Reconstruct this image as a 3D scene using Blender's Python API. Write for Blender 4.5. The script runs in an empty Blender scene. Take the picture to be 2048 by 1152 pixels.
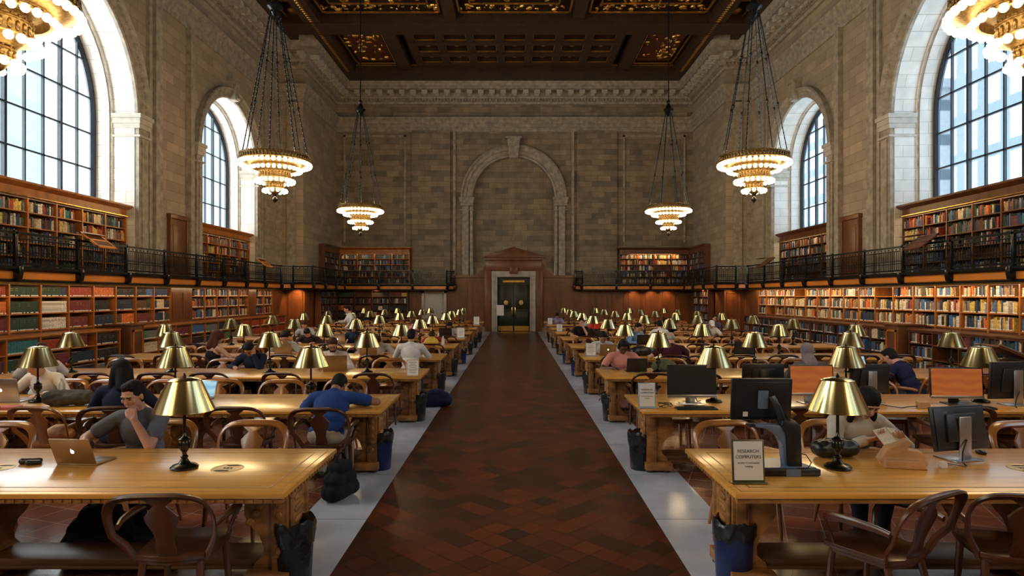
import bpy, bmesh, math, random
from mathutils import Vector, Matrix
random.seed(7)
C = bpy.context.scene.collection
PI = math.pi
F = 1280.0; VX = 1029.0; VY = 591.0; H = 2.0
def W(px, py, y):                       # photo pixel at a given depth -> world x, z
    return (px-VX)*y/F, H-(py-VY)*y/F
ORD = ['first','second','third','fourth','fifth','sixth','seventh','eighth','ninth','tenth','eleventh','twelfth','thirteenth','fourteenth','fifteenth','sixteenth','seventeenth','eighteenth','nineteenth','twentieth']+['twenty-'+w for w in ('first','second','third','fourth','fifth','sixth','seventh','eighth','ninth')]+['thirtieth']+['thirty-'+w for w in ('first','second','third','fourth','fifth','sixth','seventh','eighth','ninth')]
def ordn(i): return ORD[min(i, len(ORD)-1)]

# ------------------------------------------------------------------ materials
def nt(name):
    m = bpy.data.materials.new(name); m.use_nodes = True
    t = m.node_tree; b = t.nodes['Principled BSDF']
    return m, t, b
def N(t, typ, **kw):
    n = t.nodes.new(typ)
    for k, v in kw.items():
        if k.startswith('i_'):
            n.inputs[k[2:].replace('_', ' ')].default_value = v
        else: setattr(n, k, v)
    return n
def mat(name, col, rough=.5, metal=0, var=.25, scale=8, stretch=(1,1,1), bump=0, spec=.5, bscale=None, coat=0, detail=3):
    m, t, b = nt(name)
    tc = N(t, 'ShaderNodeTexCoord'); mp = N(t, 'ShaderNodeMapping'); mp.inputs['Scale'].default_value = stretch
    t.links.new(tc.outputs['Object'], mp.inputs['Vector'])
    no = N(t, 'ShaderNodeTexNoise'); no.inputs['Scale'].default_value = scale; no.inputs['Detail'].default_value = detail
    t.links.new(mp.outputs['Vector'], no.inputs['Vector'])
    r = N(t, 'ShaderNodeValToRGB')
    r.color_ramp.elements[0].position = .3; r.color_ramp.elements[1].position = .72
    r.color_ramp.elements[0].color = [c*(1-var) for c in col]+[1]
    r.color_ramp.elements[1].color = [min(1,c*(1+var)) for c in col]+[1]
    t.links.new(no.outputs['Fac'], r.inputs['Fac']); t.links.new(r.outputs['Color'], b.inputs['Base Color'])
    b.inputs['Roughness'].default_value = rough; b.inputs['Metallic'].default_value = metal
    b.inputs['Specular IOR Level'].default_value = spec; b.inputs['Coat Weight'].default_value = coat
    b.inputs['Coat Roughness'].default_value = .2
    if bump:
        bp = N(t, 'ShaderNodeBump'); bp.inputs['Strength'].default_value = bump; bp.inputs['Distance'].default_value = .01
        if bscale:
            n2 = N(t, 'ShaderNodeTexNoise'); n2.inputs['Scale'].default_value = bscale
            t.links.new(mp.outputs['Vector'], n2.inputs['Vector']); t.links.new(n2.outputs['Fac'], bp.inputs['Height'])
        else: t.links.new(no.outputs['Fac'], bp.inputs['Height'])
        t.links.new(bp.outputs['Normal'], b.inputs['Normal'])
    return m
def emit(name, col, s):
    m, t, b = nt(name)
    b.inputs['Base Color'].default_value = list(col)+[1]
    b.inputs['Emission Color'].default_value = list(col)+[1]; b.inputs['Emission Strength'].default_value = s
    return m
def stone_mat(name, c1, c2, mortar, bw=.8, rh=.32, bump=.35, rough=.8, smudge=.35):
    m, t, b = nt(name)
    g = N(t, 'ShaderNodeNewGeometry'); sp = N(t, 'ShaderNodeSeparateXYZ'); sn = N(t, 'ShaderNodeSeparateXYZ')
    t.links.new(g.outputs['Position'], sp.inputs[0]); t.links.new(g.outputs['Normal'], sn.inputs[0])
    ab = N(t, 'ShaderNodeMath', operation='ABSOLUTE'); t.links.new(sn.outputs['X'], ab.inputs[0])
    gt = N(t, 'ShaderNodeMath', operation='GREATER_THAN'); t.links.new(ab.outputs[0], gt.inputs[0]); gt.inputs[1].default_value = .6
    mx = N(t, 'ShaderNodeMix', data_type='FLOAT')
    t.links.new(gt.outputs[0], mx.inputs[0]); t.links.new(sp.outputs['X'], mx.inputs[2]); t.links.new(sp.outputs['Y'], mx.inputs[3])
    cb = N(t, 'ShaderNodeCombineXYZ'); t.links.new(mx.outputs[0], cb.inputs['X']); t.links.new(sp.outputs['Z'], cb.inputs['Y'])
    br = N(t, 'ShaderNodeTexBrick'); t.links.new(cb.outputs[0], br.inputs['Vector'])
    br.inputs['Scale'].default_value = 1; br.inputs['Brick Width'].default_value = bw; br.inputs['Row Height'].default_value = rh
    br.inputs['Mortar Size'].default_value = .006; br.inputs['Mortar Smooth'].default_value = .3
    br.inputs['Color1'].default_value = list(c1)+[1]; br.inputs['Color2'].default_value = list(c2)+[1]; br.inputs['Mortar'].default_value = list(mortar)+[1]
    no = N(t, 'ShaderNodeTexNoise'); no.inputs['Scale'].default_value = 2.2; no.inputs['Detail'].default_value = 6
    t.links.new(g.outputs['Position'], no.inputs['Vector'])
    mr = N(t, 'ShaderNodeMapRange'); mr.inputs[1].default_value=.3; mr.inputs[2].default_value=.7; mr.inputs[3].default_value=1-smudge; mr.inputs[4].default_value=1+smudge
    t.links.new(no.outputs['Fac'], mr.inputs[0])
    vm = N(t, 'ShaderNodeVectorMath', operation='SCALE'); t.links.new(br.outputs['Color'], vm.inputs[0]); t.links.new(mr.outputs[0], vm.inputs['Scale'])
    t.links.new(vm.outputs[0], b.inputs['Base Color'])
    b.inputs['Roughness'].default_value = rough
    bp = N(t, 'ShaderNodeBump'); bp.inputs['Strength'].default_value = bump; bp.inputs['Distance'].default_value = .02; bp.invert = True
    t.links.new(br.outputs['Fac'], bp.inputs['Height']); t.links.new(bp.outputs['Normal'], b.inputs['Normal'])
    return m
def tile_mat(name, c1, c2, mortar, size, rot=PI/4, ms=.004, rough=.3, bias=0, smudge=.25, spec=.5, rowh=None):
    m, t, b = nt(name)
    g = N(t, 'ShaderNodeNewGeometry'); mp = N(t, 'ShaderNodeMapping'); mp.inputs['Rotation'].default_value = (0,0,rot)
    t.links.new(g.outputs['Position'], mp.inputs['Vector'])
    br = N(t, 'ShaderNodeTexBrick', offset=0.0); t.links.new(mp.outputs[0], br.inputs['Vector'])
    br.inputs['Scale'].default_value = 1; br.inputs['Brick Width'].default_value = size; br.inputs['Row Height'].default_value = rowh or size
    br.inputs['Mortar Size'].default_value = ms; br.inputs['Mortar Smooth'].default_value = .2; br.inputs['Bias'].default_value = bias
    br.inputs['Color1'].default_value = list(c1)+[1]; br.inputs['Color2'].default_value = list(c2)+[1]; br.inputs['Mortar'].default_value = list(mortar)+[1]
    no = N(t, 'ShaderNodeTexNoise'); no.inputs['Scale'].default_value = 3.0; no.inputs['Detail'].default_value = 8
    t.links.new(g.outputs['Position'], no.inputs['Vector'])
    mr = N(t, 'ShaderNodeMapRange'); mr.inputs[1].default_value=.3; mr.inputs[2].default_value=.7; mr.inputs[3].default_value=1-smudge; mr.inputs[4].default_value=1+smudge
    t.links.new(no.outputs['Fac'], mr.inputs[0])
    vm = N(t, 'ShaderNodeVectorMath', operation='SCALE'); t.links.new(br.outputs['Color'], vm.inputs[0]); t.links.new(mr.outputs[0], vm.inputs['Scale'])
    t.links.new(vm.outputs[0], b.inputs['Base Color'])
    r2 = N(t, 'ShaderNodeMapRange'); r2.inputs[3].default_value=rough*.9; r2.inputs[4].default_value=rough*1.15
    t.links.new(no.outputs['Fac'], r2.inputs[0]); t.links.new(r2.outputs[0], b.inputs['Roughness'])
    b.inputs['Specular IOR Level'].default_value = spec
    bp = N(t, 'ShaderNodeBump'); bp.inputs['Strength'].default_value = .25; bp.inputs['Distance'].default_value = .004; bp.invert = True
    t.links.new(br.outputs['Fac'], bp.inputs['Height']); t.links.new(bp.outputs['Normal'], b.inputs['Normal'])
    return m
M = {}
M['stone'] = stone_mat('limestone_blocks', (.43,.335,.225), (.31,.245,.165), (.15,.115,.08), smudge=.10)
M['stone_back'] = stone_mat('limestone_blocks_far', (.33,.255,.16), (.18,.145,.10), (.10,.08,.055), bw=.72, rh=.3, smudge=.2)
M['reveal'] = stone_mat('pale_reveal_blocks', (.78,.75,.68), (.72,.69,.62), (.42,.38,.32), bw=.7, rh=.34, smudge=.12)
M['trimstone'] = mat('carved_limestone', (.36,.31,.235), .75, var=.3, scale=5, bump=.5, bscale=30)
M['trimlight'] = mat('pale_carved_limestone', (.5,.46,.38), .7, var=.15, scale=5, bump=.5, bscale=30)
M['aisle'] = tile_mat('aisle_red_tile', (.135,.033,.011), (.042,.018,.009), (.022,.010,.006), .205, rough=.30, smudge=.08)
M['quarry'] = tile_mat('quarry_tile', (.22,.07,.035), (.12,.04,.022), (.30,.22,.18), .3, rough=.25, rot=.35)
M['marble'] = tile_mat('grey_marble_band', (.56,.60,.70), (.46,.50,.59), (.14,.14,.14), 40, rot=0, rough=.16, smudge=.1, rowh=1.43, ms=.005)
M['oak'] = mat('golden_oak_top', (.70,.33,.055), .34, var=.2, scale=3.2, stretch=(.5,5,5), spec=.5, coat=.85, detail=8)
M['oakdark'] = mat('carved_oak', (.30,.135,.036), .42, var=.45, scale=7, stretch=(1,1,2), bump=.6, bscale=26)
M['oakborder'] = mat('oak_border_inlay', (.42,.185,.042), .3, var=.25, scale=5, stretch=(3,3,3), coat=.5)
M['chairwood'] = mat('brown_chair_wood', (.075,.024,.008), .33, var=.35, scale=6, stretch=(1,1,.3), coat=.3)
M['chairgold'] = mat('honey_chair_wood', (.27,.10,.020), .3, var=.3, scale=6, stretch=(1,1,.3), coat=.5)
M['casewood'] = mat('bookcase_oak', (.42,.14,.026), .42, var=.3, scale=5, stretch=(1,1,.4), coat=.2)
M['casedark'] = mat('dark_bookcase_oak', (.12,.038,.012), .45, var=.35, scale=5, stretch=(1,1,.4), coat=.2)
M['fascia'] = mat('orange_varnished_fascia', (.72,.24,.035), .32, var=.2, scale=3, stretch=(1,.3,1), coat=.4)
M['panel'] = mat('dark_wall_panelling', (.15,.05,.015), .42, var=.35, scale=4, stretch=(1,1,.3), coat=.2)
M['iron'] = mat('black_iron', (.022,.025,.028), .25, metal=.6, var=.3)
M['winiron'] = mat('window_iron', (.012,.02,.03), .5, var=.2)
M['brass'] = None
M['bronze'] = mat('dark_bronze', (.05,.05,.042), .25, metal=.9, var=.4, scale=20)
M['gilt'] = mat('gilt_bronze', (.20,.125,.045), .45, metal=.8, var=.5, scale=25, bump=.4)
M['ceil'] = mat('dark_ceiling_wood', (.045,.018,.007), .5, var=.4, scale=3, bump=.3)
M['ceilred'] = mat('painted_coffer', (.10,.024,.010), .5, var=.4, scale=6, bump=.3)
M['ceilgold'] = mat('gold_leaf', (.80,.42,.09), .32, metal=.9, var=.4, scale=20)
M['bulb'] = emit('lit_globe_bulb', (1,.76,.40), 14)
M['oakshade'] = mat('shade_darkened_oak', (.10,.042,.013), .4, var=.3, scale=5, stretch=(.5,4,4))  # stretcher oak, with the shade under the tabletop put into its colour
M['doorwood'] = mat('gallery_door_wood', (.17,.06,.02), .4, var=.3, scale=4, stretch=(1,1,.3))
M['black'] = mat('black_plastic', (.012,.013,.016), .35, var=.2)
M['binblack'] = mat('black_bin_liner', (.012,.013,.016), .25, var=.3, bump=1, bscale=14)
M['binblue'] = mat('blue_bin', (.008,.022,.11), .35, var=.2)
M['silver'] = mat('silver_aluminium', (.42,.41,.42), .3, metal=.9, var=.08)
M['gold_alu'] = mat('gold_aluminium', (.33,.22,.11), .32, metal=.6, var=.1)
M['bluegrey'] = mat('blue_grey_plastic', (.12,.17,.26), .35, var=.1)
M['paper'] = mat('white_paper', (.72,.70,.66), .7, var=.05)
M['ink'] = mat('dark_ink', (.02,.02,.025), .6, var=.1)
M['green'] = mat('olive_frame', (.10,.10,.05), .35, metal=.4, var=.2)
M['frameblue'] = mat('pale_acrylic_frame', (.30,.38,.42), .2, var=.1)
M['doorframe'] = mat('pale_marble_surround', (.42,.38,.33), .35, var=.2, scale=3)
M['doorblack'] = mat('dark_green_door', (.010,.013,.010), .4, var=.3)
M['doorwhite'] = mat('grey_painted_door', (.50,.46,.43), .5, var=.08)
M['brassplain'] = mat('polished_brass', (.65,.42,.12), .25, metal=1, var=.2)
M['tan'] = mat('tan_leather', (.50,.27,.12), .55, var=.2, bump=.4, bscale=18)
M['yellow'] = mat('yellow_plastic_bag', (.72,.50,.06), .5, var=.15)
M['screenorange'] = None
M['plate'] = mat('engraved_brass_outlet', (.60,.42,.16), .35, metal=.5, var=.2)
M['pages'] = mat('book_pages', (.70,.64,.50), .8, var=.1, scale=60)
M['label'] = mat('white_spine_label', (.75,.72,.66), .7, var=.05)
M['sole'] = mat('shoe_rubber', (.02,.02,.022), .5, var=.2)
M['eye'] = mat('eye_white', (.7,.68,.64), .2, var=.03)
def brass():
    m, t, b = nt('brushed_brass_shade')
    b.inputs['Metallic'].default_value = 1; b.inputs['Roughness'].default_value = .19
    tc = N(t, 'ShaderNodeTexCoord'); gr = N(t, 'ShaderNodeTexGradient', gradient_type='RADIAL'); t.links.new(tc.outputs['Object'], gr.inputs[0])
    no = N(t, 'ShaderNodeTexNoise', noise_dimensions='1D'); mu = N(t, 'ShaderNodeMath', operation='MULTIPLY'); mu.inputs[1].default_value = 60
    t.links.new(gr.outputs['Fac'], mu.inputs[0]); t.links.new(mu.outputs[0], no.inputs['W'])
    r = N(t, 'ShaderNodeValToRGB'); r.color_ramp.elements[0].color = (.36,.30,.14,1); r.color_ramp.elements[1].color = (.62,.50,.25,1)
    r.color_ramp.elements[0].position = .3; r.color_ramp.elements[1].position = .7
    t.links.new(no.outputs['Fac'], r.inputs[0]); t.links.new(r.outputs[0], b.inputs['Base Color'])
    return m
M['brass'] = brass()
def glass():
    m, t, b = nt('window_glass'); t.nodes.remove(b)
    o = [n for n in t.nodes if n.type == 'OUTPUT_MATERIAL'][0]
    tr = N(t, 'ShaderNodeBsdfTransparent'); tr.inputs[0].default_value = (.93,.97,.98,1)
    gl = N(t, 'ShaderNodeBsdfGlossy'); gl.inputs['Roughness'].default_value = .02
    mx = N(t, 'ShaderNodeMixShader'); mx.inputs[0].default_value = .05
    t.links.new(tr.outputs[0], mx.inputs[1]); t.links.new(gl.outputs[0], mx.inputs[2]); t.links.new(mx.outputs[0], o.inputs[0])
    return m
M['glass'] = glass()
def bottle_m():
    m, t, b = nt('clear_plastic'); b.inputs['Base Color'].default_value = (.8,.85,.87,1); b.inputs['Roughness'].default_value = .15
    b.inputs['Transmission Weight'].default_value = .7; b.inputs['IOR'].default_value = 1.2
    return m
M['clear'] = bottle_m()
def screen(name, c1, c2, s):
    m, t, b = nt(name)
    tc = N(t, 'ShaderNodeTexCoord'); wv = N(t, 'ShaderNodeTexWave', wave_type='RINGS'); wv.inputs['Scale'].default_value = 3; wv.inputs['Distortion'].default_value = 9
    wv.inputs['Detail'].default_value = 1
    t.links.new(tc.outputs['Object'], wv.inputs[0])
    r = N(t, 'ShaderNodeValToRGB'); r.color_ramp.elements[0].color = list(c1)+[1]; r.color_ramp.elements[1].color = list(c2)+[1]
    t.links.new(wv.outputs['Fac'], r.inputs[0]); t.links.new(r.outputs[0], b.inputs['Emission Color']); b.inputs['Emission Strength'].default_value = s
    b.inputs['Base Color'].default_value = (.01,.01,.01,1); b.inputs['Roughness'].default_value = .3
    return m
M['screenorange'] = screen('lit_orange_screen', (.40,.10,.02), (.34,.078,.016), .9)
M['screenblue'] = screen('lit_blue_screen', (.25,.55,.75), (.45,.75,.85), .9)
SKIN = {k: mat('skin_'+k, c, .5, var=.08, scale=10) for k, c in dict(fair=(.52,.27,.18), mid=(.42,.20,.12), tan=(.30,.14,.08), dark=(.10,.045,.028)).items()}
CLOTH = {}
def cloth(name, col, var=.15):
    if name not in CLOTH: CLOTH[name] = mat('cloth_'+name, col, .85, var=var, scale=6, bump=.5, bscale=9, spec=.2)
    return CLOTH[name]
HAIR = {k: mat('hair_'+k, c, .7, var=.5, scale=30, stretch=(4,4,.6), bump=.5, spec=.15) for k, c in dict(black=(.012,.010,.010), brown=(.05,.022,.012), auburn=(.075,.026,.013), grey=(.33,.31,.30)).items()}

# ------------------------------------------------------------------ mesh builder
class MB:
    def __init__(s): s.v = []; s.f = []; s.m = []
    def add(s, vs, fs, mi=0, tf=None):
        o = len(s.v)
        if tf is not None: vs = [tf @ Vector(p) for p in vs]
        s.v += [tuple(p) for p in vs]
        s.f += [tuple(i+o for i in f) for f in fs]; s.m += [mi]*len(fs)
        return s
    def box(s, x0, x1, y0, y1, z0, z1, mi=0, tf=None):
        x0,x1 = min(x0,x1),max(x0,x1); y0,y1 = min(y0,y1),max(y0,y1); z0,z1 = min(z0,z1),max(z0,z1)
        vs = [(x0,y0,z0),(x1,y0,z0),(x1,y1,z0),(x0,y1,z0),(x0,y0,z1),(x1,y0,z1),(x1,y1,z1),(x0,y1,z1)]
        return s.add(vs, [(0,3,2,1),(4,5,6,7),(0,1,5,4),(1,2,6,5),(2,3,7,6),(3,0,4,7)], mi, tf)
    def bx(s, c, d, mi=0, tf=None):
        return s.box(c[0]-d[0]/2,c[0]+d[0]/2,c[1]-d[1]/2,c[1]+d[1]/2,c[2]-d[2]/2,c[2]+d[2]/2,mi,tf)
    def prism(s, poly, axis, a, b, mi=0, tf=None):       # poly: 2d points; axis 'x': (y,z), 'y': (x,z), 'z': (x,y)
        n = len(poly)
        def p(q, h): return (h,q[0],q[1]) if axis=='x' else (q[0],h,q[1]) if axis=='y' else (q[0],q[1],h)
        vs = [p(q,a) for q in poly]+[p(q,b) for q in poly]
        fs = [tuple(range(n-1,-1,-1)), tuple(range(n,2*n))]+[(i,(i+1)%n,n+(i+1)%n,n+i) for i in range(n)]
        return s.add(vs, fs, mi, tf)
    def lathe(s, prof, seg=24, c=(0,0,0), mi=0, tf=None, cap=True):
        vs = []; fs = []; n = len(prof)
        for r, z in prof:
            for k in range(seg):
                a = 2*PI*k/seg; vs.append((c[0]+r*math.cos(a), c[1]+r*math.sin(a), c[2]+z))
        for i in range(n-1):
            for k in range(seg):
                k2 = (k+1)%seg; fs.append((i*seg+k, i*seg+k2, (i+1)*seg+k2, (i+1)*seg+k))
        if cap:
            fs.append(tuple(range(seg-1,-1,-1))); fs.append(tuple((n-1)*seg+k for k in range(seg)))
        return s.add(vs, fs, mi, tf)
    def tube(s, pts, r, seg=8, mi=0, tf=None, flat=1.0, up=None, closed=False):
        pts = [Vector(p) for p in pts]; n = len(pts)
        rs = r if isinstance(r, (list,tuple)) else [r]*n
        vs = []; prev = None
        for i, p in enumerate(pts):
            if closed: d = (pts[(i+1)%n]-pts[i-1]).normalized()
            else: d = (pts[min(i+1,n-1)]-pts[max(i-1,0)]).normalized()
            if up is not None: u = Vector(up)
            else: u = prev if prev is not None else (Vector((0,0,1)) if abs(d.z) < .9 else Vector((1,0,0)))
            u = (u-d*u.dot(d))
            if u.length < 1e-5: u = Vector((1,0,0))-d*d.x
            u.normalize(); prev = u; w = d.cross(u)
            for k in range(seg):
                a = 2*PI*k/seg+PI/seg; vs.append(p+(u*math.cos(a)+w*math.sin(a)*flat)*rs[i])
        fs = []
        for i in range(n if closed else n-1):
            j = (i+1)%n
            for k in range(seg):
                k2 = (k+1)%seg; fs.append((i*seg+k, i*seg+k2, j*seg+k2, j*seg+k))
        if not closed: fs += [tuple(range(seg-1,-1,-1)), tuple((n-1)*seg+k for k in range(seg))]
        return s.add(vs, fs, mi, tf)
    def ell(s, c, r, seg=10, rings=6, mi=0, tf=None, rot=None):
        vs = []; fs = []; R = rot or Matrix.Identity(3); c = Vector(c)
        def p(x,y,z): return c+R@Vector((x*r[0],y*r[1],z*r[2]))
        vs.append(p(0,0,1))
        for i in range(1,rings):
            t = PI*i/rings
            for k in range(seg): a = 2*PI*k/seg; vs.append(p(math.sin(t)*math.cos(a), math.sin(t)*math.sin(a), math.cos(t)))
        vs.append(p(0,0,-1)); L = len(vs)-1
        for k in range(seg):
            k2=(k+1)%seg; fs.append((0,1+k,1+k2)); fs.append((L,L-seg+k2,L-seg+k))
        for i in range(rings-2):
            for k in range(seg):
                k2=(k+1)%seg; a=1+i*seg; fs.append((a+k,a+seg+k,a+seg+k2,a+k2))
        return s.add(vs, fs, mi, tf)
    def cap(s, p0, p1, r0, r1, seg=14, mi=0):             # tapered capsule
        p0=Vector(p0); p1=Vector(p1); d=p1-p0; L=d.length
        if L<1e-6: return s.ell(p0,(r0,)*3,mi=mi)
        q=Vector((0,0,1)).rotation_difference(d.normalized()).to_matrix().to_4x4(); q.translation=p0
        pr=[(max(.001,r0*math.sin(a)),-r0*math.cos(a)) for a in [.15,PI/8,PI/4,3*PI/8,PI/2]]+[(max(.001,r1*math.cos(a)),L+r1*math.sin(a)) for a in [0,PI/8,PI/4,3*PI/8,PI/2-.15]]
        return s.lathe(pr, seg, mi=mi, tf=q)
    def sweep(s, path, prof, mi=0, side=1, caps=True):    # path: [(x,y)], prof: [(offset to the room, z)]
        n = len(path); P = [Vector(p) for p in path]; vs = []; m = len(prof)
        for i in range(n):
            ds = []
            if i > 0: ds.append((P[i]-P[i-1]).normalized())
            if i < n-1: ds.append((P[i+1]-P[i]).normalized())
            ns = [Vector((-d.y, d.x))*side for d in ds]
            nn = sum(ns, Vector((0,0)))
            if len(ns) == 2: nn = nn/(1+ns[0].dot(ns[1]))
            for o, z in prof: q = P[i]+nn*o; vs.append((q.x,q.y,z))
        fs = [(i*m+j,(i+1)*m+j,(i+1)*m+(j+1)%m,i*m+(j+1)%m) for i in range(n-1) for j in range(m)]
        if caps: fs += [tuple(range(m-1,-1,-1)), tuple((n-1)*m+j for j in range(m))]
        return s.add(vs, fs, mi)
    def mesh(s, name, mats, bevel=0, smooth=35, merge=False):
        me = bpy.data.meshes.new(name); me.from_pydata(s.v, [], s.f)
        for m in mats: me.materials.append(m)
        if len(mats) > 1: me.polygons.foreach_set('material_index', s.m)
        bm = bmesh.new(); bm.from_mesh(me)
        if merge: bmesh.ops.remove_doubles(bm, verts=bm.verts, dist=1e-5)
        bmesh.ops.recalc_face_normals(bm, faces=bm.faces)
        if bevel:
            es = [e for e in bm.edges if len(e.link_faces)==2 and e.calc_face_angle(0) > .6]
            bmesh.ops.bevel(bm, geom=es, offset=bevel, segments=2, affect='EDGES', profile=.5, clamp_overlap=True)
        bm.to_mesh(me); bm.free()
        if smooth:
            me.polygons.foreach_set('use_smooth', [True]*len(me.polygons))
            me.set_sharp_from_angle(angle=math.radians(smooth))
        return me
    def build(s, name, mats, parent=None, loc=(0,0,0), rot=(0,0,0), **kw):
        if not isinstance(mats, (list,tuple)): mats = [mats]
        o = bpy.data.objects.new(name, s.mesh(name, mats, **kw)); C.objects.link(o)
        o.location = loc; o.rotation_euler = rot
        if parent is not None: o.parent = parent
        return o
def tag(o, label, cat, group=None, kind=None):
    o['label'] = label; o['category'] = cat
    if group: o['group'] = group
    if kind: o['kind'] = kind
    return o
def thing(name, label, cat, loc=(0,0,0), rotz=0, group=None):
    o = bpy.data.objects.new(name, None); C.objects.link(o); o.empty_display_size = .1
    o.location = loc; o.rotation_euler = (0,0,rotz)
    return tag(o, label, cat, group)
def struct(o): o['kind'] = 'structure'; return o
def dup(root, loc, rotz=0, label=None, group=None):
    r = root.copy(); C.objects.link(r); r.location = loc; r.rotation_euler = (0,0,rotz)
    if label: r['label'] = label
    if group: r['group'] = group
    for ch in KIDS.get(root.name, []):
        c = ch.copy(); C.objects.link(c); c.parent = r
        for g in KIDS.get(ch.name, []):
            d = g.copy(); C.objects.link(d); d.parent = c
    return r
KIDS = {}
def reg(root):
    KIDS[root.name] = list(root.children)
    for c in root.children: KIDS[c.name] = list(c.children)
    return root
# ------------------------------------------------------------------ the room
XW = 11.3; YB = 36.0; YP = 30.4; XP = 10.04; Y0 = -14.0; ZC = 13.74; ZT = 14.5; XG = 12.45; ZG = 2.58
WINS = [(15.6,3.45),(25.4,2.45),(5.6,3.45),(-4.6,3.45)]
ZSP = 7.3
ZS = 4.66     # top of the bookcase in each bay = window sill
def arc_pts(c, r, n=28, z=ZSP): return [(c-r*math.cos(PI*i/n), z+r*math.sin(PI*i/n)) for i in range(n+1)]
def side_wall(sx, name):
    b = MB(); X = sx*XW
    ws = sorted(WINS)
    y = Y0
    def q(y0,y1,z0,z1): b.add([(X,y0,z0),(X,y1,z0),(X,y1,z1),(X,y0,z1)], [(0,1,2,3)])
    for c, r in ws:
        q(y, c-r, 0, ZT); q(c-r, c+r, 0, ZG)
        a = arc_pts(c, r)
        for p, p2 in zip(a, a[1:]): b.add([(X,p[0],p[1]),(X,p2[0],p2[1]),(X,p2[0],ZT),(X,p[0],ZT)], [(0,1,2,3)])
        y = c+r
    q(y, YP, 0, ZT)
    # pier return and narrow end bay
    b.add([(X,YP,0),(sx*XP,YP,0),(sx*XP,YP,ZT),(X,YP,ZT)], [(0,1,2,3)])
    b.add([(sx*XP,YP,0),(sx*XP,YB,0),(sx*XP,YB,ZT),(sx*XP,YP,ZT)], [(0,1,2,3)])
    return struct(b.build(name, M['stone'], smooth=0))
side_wall(-1, 'wall_left'); side_wall(1, 'wall_right')
def reveals(sx, name):
    b = MB()
    for c, r in WINS:
        def path(rr): return [(c-rr, ZG)]+arc_pts(c, rr)+[(c+rr, ZG)]
        def strip(pa, xa, pb, xb, mi=0):
            n = len(pa)
            vs = [(sx*xa,p[0],p[1]) for p in pa]+[(sx*xb,p[0],p[1]) for p in pb]
            b.add(vs, [(i,i+1,n+i+1,n+i) for i in range(n-1)], mi)
        p0, p1, p2 = path(r), path(r-.07), path(r-.10)
        strip(p0, XW, p0, 11.93); strip(p0, 11.93, p1, 11.93); strip(p1, 11.93, p1, 12.0, 1); strip(p1, 12.0, p2, 12.0); strip(p2, 12.0, p2, XG+.12)
        # floor of the recess and the solid back behind the bookcase
        b.add([(sx*XW,c-r,ZG),(sx*XW,c+r,ZG),(sx*(XG+.1),c+r,ZG),(sx*(XG+.1),c-r,ZG)], [(0,1,2,3)])
        b.box(sx*11.85, sx*(XG+.15), c-r-.3, c+r+.3, ZG, ZS)
    return struct(b.build(name, [M['reveal'], M['trimstone']], smooth=30))
reveals(-1, 'trim_1'); reveals(1, 'trim_2')
# mouldings round the arches, capitals, pilasters, keystones
def arch_trim(sx, name):
    b = MB()
    for c, r in WINS:
        big = r > 3; wd = .5 if big else .42
        prof = [(0,0),(0,.09),(.05,.12),(.12,.08),(.2,.08),(.24,.15),(wd-.12,.15),(wd-.04,.24),(wd,.2),(wd,0)]
        n = 36; m = len(prof); vs = []
        for i in range(n+1):
            a = PI*i/n
            for o, h in prof: rr = r+o; vs.append((sx*(XW-h), c-rr*math.cos(a), ZSP+rr*math.sin(a)))
        b.add(vs, [(i*m+j,(i+1)*m+j,(i+1)*m+j+1,i*m+j+1) for i in range(n) for j in range(m-1)], 0)
        if big:     # egg-and-dart beads
            for i in range(1, 60):
                a = PI*i/60; rr = r+.33
                b.ell((sx*(XW-.15), c-rr*math.cos(a), ZSP+rr*math.sin(a)), (.05,.055,.055), 6, 4)
        for sg in (-1, 1):
            yo = c+sg*r
            ya, yb = (yo-.05*sg, yo+sg*(wd+.06))
            # capital on the jamb and on the face beside it
            for z0, z1, e in ((7.28,7.4,.10),(7.12,7.28,.06),(6.98,7.12,.03),(6.72,6.78,.05)):
                b.box(sx*(XW-.14-e), sx*11.93, yo-sg*(.02+e), yo+sg*(wd+e), z0, z1, 1)
            for k in range(7): b.box(sx*(XW+.03+.085*k), sx*(XW+.08+.085*k), yo-sg*.07, yo, 7.14, 7.27, 1)
            b.box(sx*(XW-.12), sx*XW, yo, yo+sg*wd, ZG, 6.98, 0)
            b.box(sx*(XW-.16), sx*(XW-.1), yo+sg*.12, yo+sg*(wd-.12), ZG+.3, 6.7, 0)
            b.box(sx*XW, sx*11.93, yo-sg*.025, yo, ZG, 6.98, 2)
        zk = ZSP+r
        b.prism([(c-.16,zk-.02),(c+.16,zk-.02),(c+.26,zk+wd+.25),(c-.26,zk+wd+.25)], 'x', sx*(XW-.3), sx*XW)
        b.box(sx*(XW-.36), sx*XW, c-.3, c+.3, zk+wd+.25, zk+wd+.34)
        b.tube([(sx*(XW-.32),c-.14,zk+.08),(sx*(XW-.32),c+.14,zk+.08)], .07, 10)
        for sg in (-1,1):   # tall flat pilaster strips
            yo = c+sg*(r+wd+.1)
            b.box(sx*(XW-.1), sx*XW, yo, yo+sg*.16, ZG, 11.25)
            b.box(sx*(XW-.17), sx*XW, yo+sg*.24, yo+sg*.62 if big else yo+sg*.4, ZG, 11.25)
    # pier corner strips
    b.box(sx*(XW-.9), sx*(XW-.5), YP-.06, YP, ZG, 11.25); b.box(sx*XW, sx*(XW-.28), YP-.14, YP, ZG, 11.25)
    return struct(b.build(name, [M['trimstone'], M['trimlight'], M['reveal']], smooth=30))
arch_trim(-1, 'trim_3'); arch_trim(1, 'trim_4')
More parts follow.
